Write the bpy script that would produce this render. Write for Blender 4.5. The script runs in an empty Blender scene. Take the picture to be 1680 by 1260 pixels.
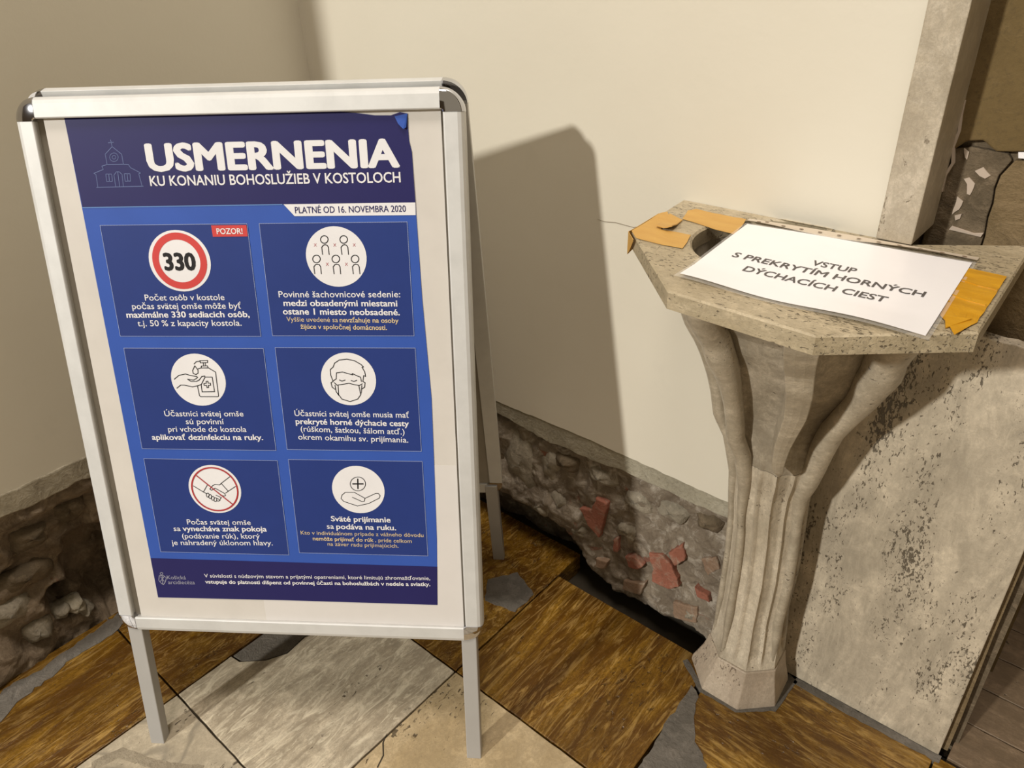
import bpy, math, random, json
from mathutils import Vector, Matrix, noise
random.seed(7)
V = Vector
R = math.radians
scene = bpy.context.scene
COL = scene.collection

# ------------------------------------------------------------------ camera
CAM = V((1.50651, -1.05073, 1.305))
yaw, pitch, roll = R(132.02), R(30.955), R(2.484)
fw = V((math.cos(yaw)*math.cos(pitch), math.sin(yaw)*math.cos(pitch), -math.sin(pitch)))
rt = V((math.sin(yaw), -math.cos(yaw), 0))
dn = fw.cross(rt)
r2 = rt*math.cos(roll) + dn*math.sin(roll)
d2 = -rt*math.sin(roll) + dn*math.cos(roll)
cam = bpy.data.cameras.new('camera')
cam.sensor_fit = 'HORIZONTAL'; cam.sensor_width = 36; cam.lens = 36*1241.4/1680
cam.clip_start = .02
camo = bpy.data.objects.new('camera', cam); COL.objects.link(camo)
m = Matrix((r2, -d2, -fw)).transposed().to_4x4(); m.translation = CAM
camo.matrix_world = m
scene.camera = camo
# ------------------------------------------------------------------ light
vs = scene.view_settings
vs.view_transform = 'Standard'; vs.look = 'None'; vs.exposure = 0; vs.gamma = 1; vs.use_curve_mapping = False
w = bpy.data.worlds.new('hall_light'); scene.world = w; w.use_nodes = True
bg = w.node_tree.nodes['Background']
bg.inputs[0].default_value = (1.0, .83, .58, 1); bg.inputs[1].default_value = .33
def area(name, loc, target, size, power, col):
    l = bpy.data.lights.new(name, 'AREA'); l.shape = 'DISK'; l.size = size; l.energy = power; l.color = col
    o = bpy.data.objects.new(name, l); COL.objects.link(o); o.location = loc
    o.rotation_euler = (V(target)-V(loc)).to_track_quat('-Z', 'Y').to_euler()
    return o
area('hall_lamp_and_fill', (-.42, -9, 4.95), (.8, 0, .8), .42, 730, (1, .97, .90))  # hall lamp that throws the board's shadow on the wall
area('hall_lamp_and_fill', (1.6, -1.7, 9.0), (1.2, -.6, 0), 2.4, 400, (1, .91, .82))  # unseen overhead fill light, added to brighten the floor and paper sheet

# ------------------------------------------------------------------ helpers
ORIG = {}
def lin(c):
    return tuple(((v/255/12.92) if v/255 <= .04045 else ((v/255+.055)/1.055)**2.4) for v in c)
def alb(c, k=1.0):
    return tuple(min(.95, v*k) for v in lin(c)) + (1,)
def tag(o, label=None, cat=None, group=None, kind=None):
    if label: o['label'] = label
    if cat: o['category'] = cat
    if group: o['group'] = group
    if kind: o['kind'] = kind
    return o
def empty(name, loc, label, cat, group=None):
    o = bpy.data.objects.new(name, None); COL.objects.link(o); o.location = loc; o.empty_display_size = .05
    ORIG[o] = V(loc); tag(o, label, cat, group); return o
def mk(name, verts, faces, mat, parent=None, smooth=False, origin=None):
    org = V(origin) if origin is not None else (ORIG.get(parent, V((0, 0, 0))) if parent else V((0, 0, 0)))
    me = bpy.data.meshes.new(name)
    me.from_pydata([tuple(V(v)-org) for v in verts], [], [tuple(f) for f in faces])
    me.materials.append(mat)
    if smooth:
        for p in me.polygons: p.use_smooth = True
    me.validate(); me.update()
    o = bpy.data.objects.new(name, me); COL.objects.link(o)
    if parent:
        o.parent = parent; o.location = org - ORIG.get(parent, V((0, 0, 0)))
    else:
        o.location = org
    ORIG[o] = org
    return o
def bevel(o, wd, seg=2, angle=30):
    b = o.modifiers.new('bevel', 'BEVEL'); b.width = wd; b.segments = seg; b.limit_method = 'ANGLE'; b.angle_limit = R(angle)
    return o
def area2(p):
    return sum(p[i][0]*p[(i+1) % len(p)][1]-p[(i+1) % len(p)][0]*p[i][1] for i in range(len(p)))/2
def prism(poly, c0, c1, fr):
    n = len(poly)
    vs_ = [fr(a, b, c0) for a, b in poly] + [fr(a, b, c1) for a, b in poly]
    fs = [list(range(n, 2*n)), list(range(n-1, -1, -1))]
    for i in range(n):
        j = (i+1) % n; fs.append([i, j, n+j, n+i])
    return vs_, fs
def join(*ms):
    V_, F_ = [], []
    for v, f in ms:
        k = len(V_); V_ += v; F_ += [[i+k for i in q] for q in f]
    return V_, F_
def rect(a0, b0, a1, b1): return [(a0, b0), (a1, b0), (a1, b1), (a0, b1)]
def box(x0, y0, z0, x1, y1, z1): return prism(rect(x0, y0, x1, y1), z0, z1, lambda a, b, c: V((a, b, c)))
FLOOR = lambda a, b, c: V((a, b, c))
WALLR = lambda a, b, c: V((a, c, b))          # plane facing -y : a=x, b=z, c=y
WALLL = lambda a, b, c: V((c, a, b))          # plane facing +x : a=y, b=z, c=x
def fixn(o):
    import bmesh
    bm = bmesh.new(); bm.from_mesh(o.data); bmesh.ops.recalc_face_normals(bm, faces=bm.faces); bm.to_mesh(o.data); bm.free(); return o
def tube(path, rad, seg=12, cap=True):
    P = [V(p) for p in path]; vs_, fs = [], []
    prev = None
    for i, p in enumerate(P):
        t = (P[min(i+1, len(P)-1)]-P[max(i-1, 0)]).normalized()
        if prev is None:
            x = t.cross(V((0, 1, .3))).normalized()
        else:
            x = (prev - t*prev.dot(t)).normalized()
        prev = x; y = t.cross(x)
        r = rad(i/(len(P)-1)) if callable(rad) else rad
        for k in range(seg):
            a = 2*math.pi*k/seg; vs_.append(p + x*math.cos(a)*r + y*math.sin(a)*r)
    for i in range(len(P)-1):
        for k in range(seg):
            fs.append([i*seg+k, i*seg+(k+1) % seg, (i+1)*seg+(k+1) % seg, (i+1)*seg+k])
    if cap: fs += [list(range(seg))[::-1], [(len(P)-1)*seg+k for k in range(seg)]]
    return vs_, fs
def nz(x, y, z, s, seed=0): return noise.noise(V((x*s+seed*7.3, y*s+seed*3.1, z*s+seed)))
def wavy(pts, step, amp, seed=0, closed=True):
    out = []; n = len(pts)
    for i in range(n if closed else n-1):
        a, b = pts[i], pts[(i+1) % n]; L = math.dist(a, b); k = max(1, int(L/step))
        for q in range(k):
            t = q/k; x = a[0]+(b[0]-a[0])*t; y = a[1]+(b[1]-a[1])*t
            out.append((x+amp*nz(x, y, 1, 90, seed), y+amp*nz(x, y, 5, 90, seed+3)))
    if not closed: out.append(pts[-1])
    return out

# ------------------------------------------------------------------ materials
class NT:
    def __init__(s, name):
        s.m = bpy.data.materials.new(name); s.m.use_nodes = True; s.n = s.m.node_tree.nodes; s.l = s.m.node_tree.links
        s.b = s.n['Principled BSDF']; s.tc = s.n.new('ShaderNodeTexCoord')
    def add(s, t, **k):
        q = s.n.new(t)
        for a, v in k.items(): setattr(q, a, v)
        return q
    def map(s, scale=(1, 1, 1), rot=(0, 0, 0), loc=(0, 0, 0)):
        q = s.add('ShaderNodeMapping'); q.inputs['Scale'].default_value = scale; q.inputs['Rotation'].default_value = rot; q.inputs['Location'].default_value = loc
        s.l.new(s.tc.outputs['Object'], q.inputs[0]); return q.outputs[0]
    def noise(s, vec, sc, det=4, rough=.55, dist=0):
        q = s.add('ShaderNodeTexNoise'); q.inputs['Scale'].default_value = sc; q.inputs['Detail'].default_value = det
        q.inputs['Roughness'].default_value = rough; q.inputs['Distortion'].default_value = dist
        s.l.new(vec, q.inputs['Vector']); return q.outputs['Fac']
    def ramp(s, fac, stops, interp='LINEAR'):
        q = s.add('ShaderNodeValToRGB'); cr = q.color_ramp; cr.interpolation = interp
        while len(cr.elements) < len(stops): cr.elements.new(.5)
        for e, (p, c) in zip(cr.elements, stops):
            e.position = p; e.color = c if isinstance(c, tuple) else (c, c, c, 1)
        s.l.new(fac, q.inputs[0]); return q.outputs[0]
    def mix(s, fac, a, b, mode='MIX'):
        q = s.add('ShaderNodeMix', data_type='RGBA', blend_type=mode)
        for sock, v in ((0, fac), (6, a), (7, b)):
            if isinstance(v, (float, int)): q.inputs[sock].default_value = v
            elif isinstance(v, tuple): q.inputs[sock].default_value = v
            else: s.l.new(v, q.inputs[sock])
        return q.outputs[2]
    def math(s, op, a, b=0.0):
        q = s.add('ShaderNodeMath', operation=op)
        for i, v in enumerate((a, b)):
            if isinstance(v, (float, int)): q.inputs[i].default_value = v
            else: s.l.new(v, q.inputs[i])
        return q.outputs[0]
    def bump(s, h, strength, dist):
        q = s.add('ShaderNodeBump'); q.inputs['Strength'].default_value = strength; q.inputs['Distance'].default_value = dist
        s.l.new(h, q.inputs['Height']); s.l.new(q.outputs[0], s.b.inputs['Normal'])
    def col(s, c):
        if isinstance(c, tuple): s.b.inputs['Base Color'].default_value = c
        else: s.l.new(c, s.b.inputs['Base Color'])
    def set(s, **k):
        for a, v in k.items(): s.b.inputs[a.replace('_', ' ')].default_value = v
        return s
def plain(name, c, rough=.6, metal=0.0, grime=.06, coat=0.0):
    t = NT(name); c = c if len(c) == 4 else tuple(c)+(1,)
    n_ = t.noise(t.map(), 14, 5, .6)
    dark = tuple(v*(1-grime*2.2) for v in c[:3])+(1,)
    t.col(t.mix(t.ramp(n_, [(.35, 0.0), (.7, 1.0)]), dark, c)); t.set(Roughness=rough, Metallic=metal)
    if coat: t.set(Coat_Weight=coat, Coat_Roughness=.25)
    return t.m
def travertine(name, c1, c2, cs, axis, pit=.5, pitc=(.05, .035, .02, 1), streak=.6, sc=1.0, rough=.5, dist=1.2, seed=0, pits=70, vein=None, rot=(0, 0, 0), mott=.5, elong=4.0, light=None, stain=.25, clus=.7, lk=.75, fine=.35):
    """axis = direction the layers run along"""
    t = NT(name); ax = 'xyz'.index(axis)
    def st(a, b): q = [a*sc]*3; q[ax] = b*sc; return tuple(q)
    L = (seed*1.7, seed*.9, seed*2.3)
    lo = t.noise(t.map(st(11, 11/elong), rot, L), 1.0, 9, .66, dist)
    hi = t.noise(t.map(st(55, 55/elong/1.6), rot, L), 1.0, 9, .74, dist)
    mo = t.noise(t.map((1, 1, 1), (0, 0, 0), L), 34*sc, 9, .74, .5)
    big = t.noise(t.map(st(6, 2.2), (0, 0, 0), L), 1.0, 5, .65, .5)
    c = t.mix(t.ramp(lo, [(.43, 0.0), (.57, 1.0)]), c1, c2)
    c = t.mix(t.math('MULTIPLY', t.ramp(hi, [(.46, 0.0), (.60, 1.0)]), streak), c, cs)
    c = t.mix(t.math('MULTIPLY', t.ramp(mo, [(.47, 1.0), (.60, 0.0)]), mott), c, tuple(v*.62 for v in c1[:3])+(1,))
    fi = t.noise(t.map(st(150, 150/max(1.2, elong*.5)), rot, L), 1.0, 6, .8, dist)
    c = t.mix(t.math('MULTIPLY', t.ramp(fi, [(.44, 1.0), (.56, 0.0)]), fine), c, tuple(v*.55 for v in c1[:3])+(1,))
    if light:
        li = t.noise(t.map(st(48, 48/elong/1.3), rot, (L[0]+4, L[1], L[2])), 1.0, 10, .7, dist*1.4)
        c = t.mix(t.math('MULTIPLY', t.ramp(li, [(.50, 0.0), (.64, 1.0)]), lk), c, light)
    if vein:
        vn = t.noise(t.map((1, 1, 1), (0, 0, 0), (3+seed, 1, 2)), 5, 3, .5, .6)
        c = t.mix(t.math('MULTIPLY', t.ramp(vn, [(.465, 0.0), (.492, 1.0), (.508, 1.0), (.535, 0.0)]), .7), c, vein)
    qs = [pits]*3; qs[ax] = pits*.45
    q = t.noise(t.map(tuple(qs), rot, L), 1.0, 3, .6, .6)
    ds = [9.0]*3; ds[ax] = 2.6
    dens = t.noise(t.map(tuple(ds), rot, (L[0], L[1]+2, L[2])), 1.0, 3, .6)
    thr = t.math('ADD', q, t.math('MULTIPLY', t.math('SUBTRACT', dens, .5), clus))
    p0 = .735 - .13*pit
    pr = t.ramp(thr, [(p0-.01, 0.0), (p0+.055, 1.0)])
    c = t.mix(t.ramp(big, [(.36, stain), (.6, 0.0)]), c, tuple(v*.5 for v in c1[:3])+(1,))
    c = t.mix(t.math('MULTIPLY', pr, .82), c, pitc)
    t.col(c); t.set(Roughness=rough)
    h = t.math('SUBTRACT', t.math('ADD', t.math('MULTIPLY', hi, .4), t.math('MULTIPLY', mo, .5)), pr)
    t.bump(h, .6, .0035)
    return t.m
K = 1.28       # photo value -> albedo for things in full light
M = {}
def plaster(name, c, c2):
    t = NT(name)
    a = t.noise(t.map(), 1.6, 4, .55, .3); b = t.noise(t.map(), 130, 3, .6); d = t.noise(t.map(), 9, 5, .65)
    c_ = t.mix(t.ramp(a, [(.3, 0.0), (.7, 1.0)]), c2, c)
    c_ = t.mix(t.ramp(d, [(.62, 0.0), (.8, .25)]), c_, tuple(v*.8 for v in c[:3])+(1,))
    t.col(c_); t.set(Roughness=.42)
    t.bump(t.math('ADD', t.math('MULTIPLY', b, .25), t.math('MULTIPLY', d, 1.2)), .25, .0025)
    return t.m
M['cream'] = plaster('cream_plaster', (.71, .665, .56, 1), (.67, .62, .515, 1))
M['shade_cream'] = plaster('beige_plaster', (.70, .62, .47, 1), (.66, .58, .43, 1))
def rubble(name, ca, cb, cc, red, redc, redthr):
    t = NT(name)
    a = t.noise(t.map(), 11, 8, .65, .5); b = t.noise(t.map(), 30, 6, .7, .8); d = t.noise(t.map((1, 1, 1), (0, 0, 0), (4, 2, 1)), 13, 5, .6, .7)
    g = t.noise(t.map(), 160, 4, .7)
    c = t.mix(t.ramp(a, [(.38, 0.0), (.62, 1.0)]), ca, cb)
    c = t.mix(t.ramp(b, [(.5, 0.0), (.68, .85)]), c, cc)
    if red: c = t.mix(t.ramp(d, [(redthr, 0.0), (redthr+.05, .8)]), c, redc)
    c = t.mix(t.ramp(g, [(.5, 0.0), (.75, .35)]), c, (.03, .022, .012, 1))
    t.col(c); t.set(Roughness=.9)
    t.bump(t.math('ADD', t.math('MULTIPLY', b, 1.0), t.math('MULTIPLY', g, .35)), .8, .006)
    return t.m
M['rubble_r'] = rubble('rubble_masonry', (.15, .115, .08, 1), (.25, .205, .15, 1), (.46, .41, .34, 1), True, (.25, .085, .05, 1), .63)
M['rubble_l'] = rubble('rubble_masonry_brown', (.10, .07, .042, 1), (.24, .18, .12, 1), (.34, .27, .19, 1), True, (.18, .06, .03, 1), .66)
M['stone_grey'] = rubble('rough_grey_stone', (.22, .19, .14, 1), (.33, .285, .215, 1), (.42, .37, .29, 1), False, None, 0)
M['stone_dark'] = rubble('rough_brown_stone', (.095, .07, .04, 1), (.155, .115, .07, 1), (.22, .165, .105, 1), False, None, 0)
M['brick'] = rubble('red_brick', (.25, .085, .05, 1), (.33, .125, .08, 1), (.36, .27, .20, 1), False, None, 0)
M['brick_tan'] = rubble('tan_brick', (.24, .155, .10, 1), (.30, .20, .13, 1), (.38, .32, .25, 1), False, None, 0)
M['cement'] = rubble('grey_cement', (.30, .27, .20, 1), (.38, .345, .26, 1), (.44, .40, .31, 1), False, None, 0)
M['cement_l'] = rubble('pale_broken_mortar', (.30, .26, .19, 1), (.46, .41, .31, 1), (.60, .55, .44, 1), False, None, 0)
M['grout'] = plain('dark_grout', (.045, .034, .02), .95, grime=.2)
M['repair'] = rubble('grey_floor_repair', (.10, .088, .072, 1), (.14, .122, .10, 1), (.18, .157, .13, 1), False, None, 0)
M['vein'] = rubble('brown_floor_repair', (.27, .225, .16, 1), (.33, .28, .20, 1), (.40, .34, .25, 1), False, None, 0)
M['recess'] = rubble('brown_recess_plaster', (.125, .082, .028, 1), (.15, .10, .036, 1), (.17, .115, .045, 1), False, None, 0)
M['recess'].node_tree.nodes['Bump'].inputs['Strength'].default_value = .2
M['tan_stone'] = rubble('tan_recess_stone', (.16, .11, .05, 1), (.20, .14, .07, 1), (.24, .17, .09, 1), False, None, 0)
M['chip'] = plain('white_plaster_chip', (.50, .41, .33), .9)
# floor tiles
M['tile_w'] = travertine('pale_travertine', (.42, .35, .25, 1), (.70, .605, .45, 1), (.30, .25, .18, 1), 'y', .10, streak=.55, sc=1.0, rough=.34, dist=1.6, pits=150, mott=.35, elong=3, light=(.74, .66, .50, 1))
M['tile_w2'] = travertine('veined_travertine', (.54, .46, .335, 1), (.66, .57, .42, 1), (.40, .34, .25, 1), 'y', .15, streak=.4, rough=.36, seed=2, vein=(.23, .20, .15, 1), pits=120, mott=.5, elong=1.6)
M['tile_c'] = travertine('tan_travertine', (.47, .355, .20, 1), (.59, .46, .28, 1), (.37, .27, .145, 1), 'y', .22, streak=.3, sc=.8, rough=.34, seed=3, pits=130, mott=.35, elong=1.5)
def orange(name, axis, seed, elong=5.5, dist=1.9):
    return travertine(name, (.12, .050, .005, 1), (.35, .185, .02, 1), (.10, .04, .005, 1), axis, .02, (.07, .035, .008, 1), streak=.5, sc=1.0, rough=.27, dist=dist, seed=seed, pits=130, mott=.28, elong=elong, light=(.58, .37, .11, 1), stain=.6, lk=.55, fine=.55)
M['orange_y'] = orange('golden_brown_travertine', 'y', 1)
M['orange_y2'] = orange('golden_brown_travertine_swirled', 'y', 5, 2.2, 2.2)
M['orange_x'] = orange('golden_brown_travertine_crosswise', 'x', 4, 5, 1.6)
M['plank'] = travertine('brown_stone_plank', (.19, .13, .075, 1), (.26, .18, .11, 1), (.15, .10, .06, 1), 'x', .1, streak=.4, rough=.5, seed=6)
# pedestal / trims
ST = dict(rough=.36)
M['shelf'] = travertine('cream_travertine_slab', (.47, .385, .25, 1), (.60, .50, .34, 1), (.36, .29, .19, 1), 'x', 1.0, (.08, .06, .035, 1), streak=.35, sc=1.3, pits=300, mott=.3, elong=2.5, clus=.3, **ST)
M['corbel'] = travertine('weathered_travertine', (.36, .305, .225, 1), (.63, .545, .42, 1), (.28, .24, .185, 1), 'z', .35, (.08, .06, .04, 1), streak=.35, sc=.9, pits=200, seed=2, mott=.4, elong=1.6, **ST)
M['rib'] = travertine('polished_travertine_rib', (.48, .41, .305, 1), (.64, .555, .425, 1), (.38, .32, .235, 1), 'x', .3, (.08, .06, .04, 1), streak=.4, sc=1.1, pits=210, seed=5, mott=.35, elong=1.8, rough=.3)
M['shaft'] = travertine('shaft_travertine', (.52, .445, .335, 1), (.76, .665, .52, 1), (.42, .355, .265, 1), 'z', .2, (.12, .09, .06, 1), streak=.3, sc=1.0, pits=240, seed=7, mott=.28, elong=3, **ST)
M['base'] = travertine('pinkish_travertine_base', (.56, .455, .345, 1), (.68, .57, .44, 1), (.37, .29, .21, 1), 'z', .35, (.14, .10, .07, 1), streak=.35, sc=1.2, pits=200, seed=9, mott=.35, elong=2.5, **ST)
M['slab'] = travertine('spotted_travertine_slab', (.50, .43, .325, 1), (.80, .69, .525, 1), (.36, .31, .235, 1), 'z', .9, (.05, .037, .022, 1), streak=.3, sc=.9, fine=.22, pits=250, seed=4, rough=.42, mott=.35, elong=2.8, stain=.5, clus=1.1, light=(.66, .575, .44, 1), lk=.5)
M['strip'] = travertine('pilaster_travertine', (.50, .425, .315, 1), (.62, .54, .42, 1), (.38, .32, .23, 1), 'z', .15, (.20, .16, .11, 1), streak=.3, sc=1.0, pits=140, seed=8, rough=.34, mott=.35, elong=1.5)
M['jamb'] = plain('brown_jamb_stone', (.15, .11, .07), .8, grime=.15)
# sign
def alu():
    t = NT('satin_aluminium'); n_ = t.noise(t.map(), 22, 5, .6)
    t.col(t.mix(t.ramp(n_, [(.3, 0.0), (.6, 1.0)]), (.60, .60, .59, 1), (.66, .66, .65, 1)))
    t.set(Metallic=.25, Roughness=.55); return t.m
M['alu'] = alu()
M['alu_leg'] = plain('grey_aluminium_leg', (.44, .43, .415), .5, .2, grime=.03)
M['chrome'] = plain('chrome_corner', (.62, .63, .68), .06, 1.0, grime=.02)
M['backing'] = plain('off_white_backing_sheet', (.64, .605, .56), .55, grime=.03)
M['cover'] = plain('white_backing_sheet', (.675, .645, .62), .5, grime=.02)
M['board'] = plain('grey_back_panel', (.32, .29, .24), .7)
def flat(name, c, rough=.5):
    m = plain(name, c, rough, 0, grime=.03); m.node_tree.nodes['Principled BSDF'].inputs['Specular IOR Level'].default_value = .25; return m
M['navy'] = flat('navy_print', (.018, .016, .105)); M['blue'] = flat('mid_blue_print', (.035, .095, .42)); M['panel_blue'] = flat('deep_blue_print', (.018, .040, .20))
M['white_ink'] = flat('white_print', (.80, .79, .81)); M['black_ink'] = flat('black_print', (.012, .011, .012)); M['red_ink'] = flat('red_print', (.60, .06, .055))
M['darkred_ink'] = flat('dark_red_print', (.42, .035, .04)); M['cream_ink'] = flat('pale_yellow_print', (.70, .55, .32)); M['line_ink'] = flat('pale_blue_print', (.36, .42, .66))
M['church_ink'] = flat('dim_blue_print', (.13, .17, .36)); M['edge_ink'] = flat('light_blue_print', (.15, .30, .62)); M['cross_ink'] = flat('faint_red_print', (.48, .10, .12))
M['grey_ink'] = flat('grey_print', (.10, .09, .085)); M['dim_ink'] = flat('dim_white_print', (.33, .33, .42))
M['paper'] = plain('white_office_paper', (.88, .86, .88), .5, grime=.015, coat=.5)
M['strip_film'] = plain('milky_plastic_strip', (.60, .51, .40), .3, grime=.03)
M['hole'] = plain('punched_hole_edge', (.24, .17, .11), .6)
def film():
    t = NT('clear_plastic_sleeve'); t.set(Roughness=.12); t.col((.9, .88, .85, 1)); t.b.inputs['Alpha'].default_value = .22; return t.m
M['film'] = film()
def tapem(name, c, rough, t2):
    t = NT(name); n_ = t.noise(t.map(), 260, 3, .6); b = t.noise(t.map((1, 3, 1)), 18, 3, .5)
    t.col(t.mix(t.ramp(b, [(.35, 0.0), (.65, 1.0)]), t2, c)); t.set(Roughness=rough); t.bump(t.math('ADD', n_, t.math('MULTIPLY', b, 4.0)), .25, .001); return t.m
M['tape'] = tapem('ochre_masking_tape', (.56, .33, .085, 1), .6, (.52, .29, .07, 1))
M['tape_r'] = tapem('glossy_orange_tape', (.62, .32, .02, 1), .3, (.50, .24, .012, 1))
M['crack'] = plain('thin_dark_crack', (.22, .18, .12), .9)

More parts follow.
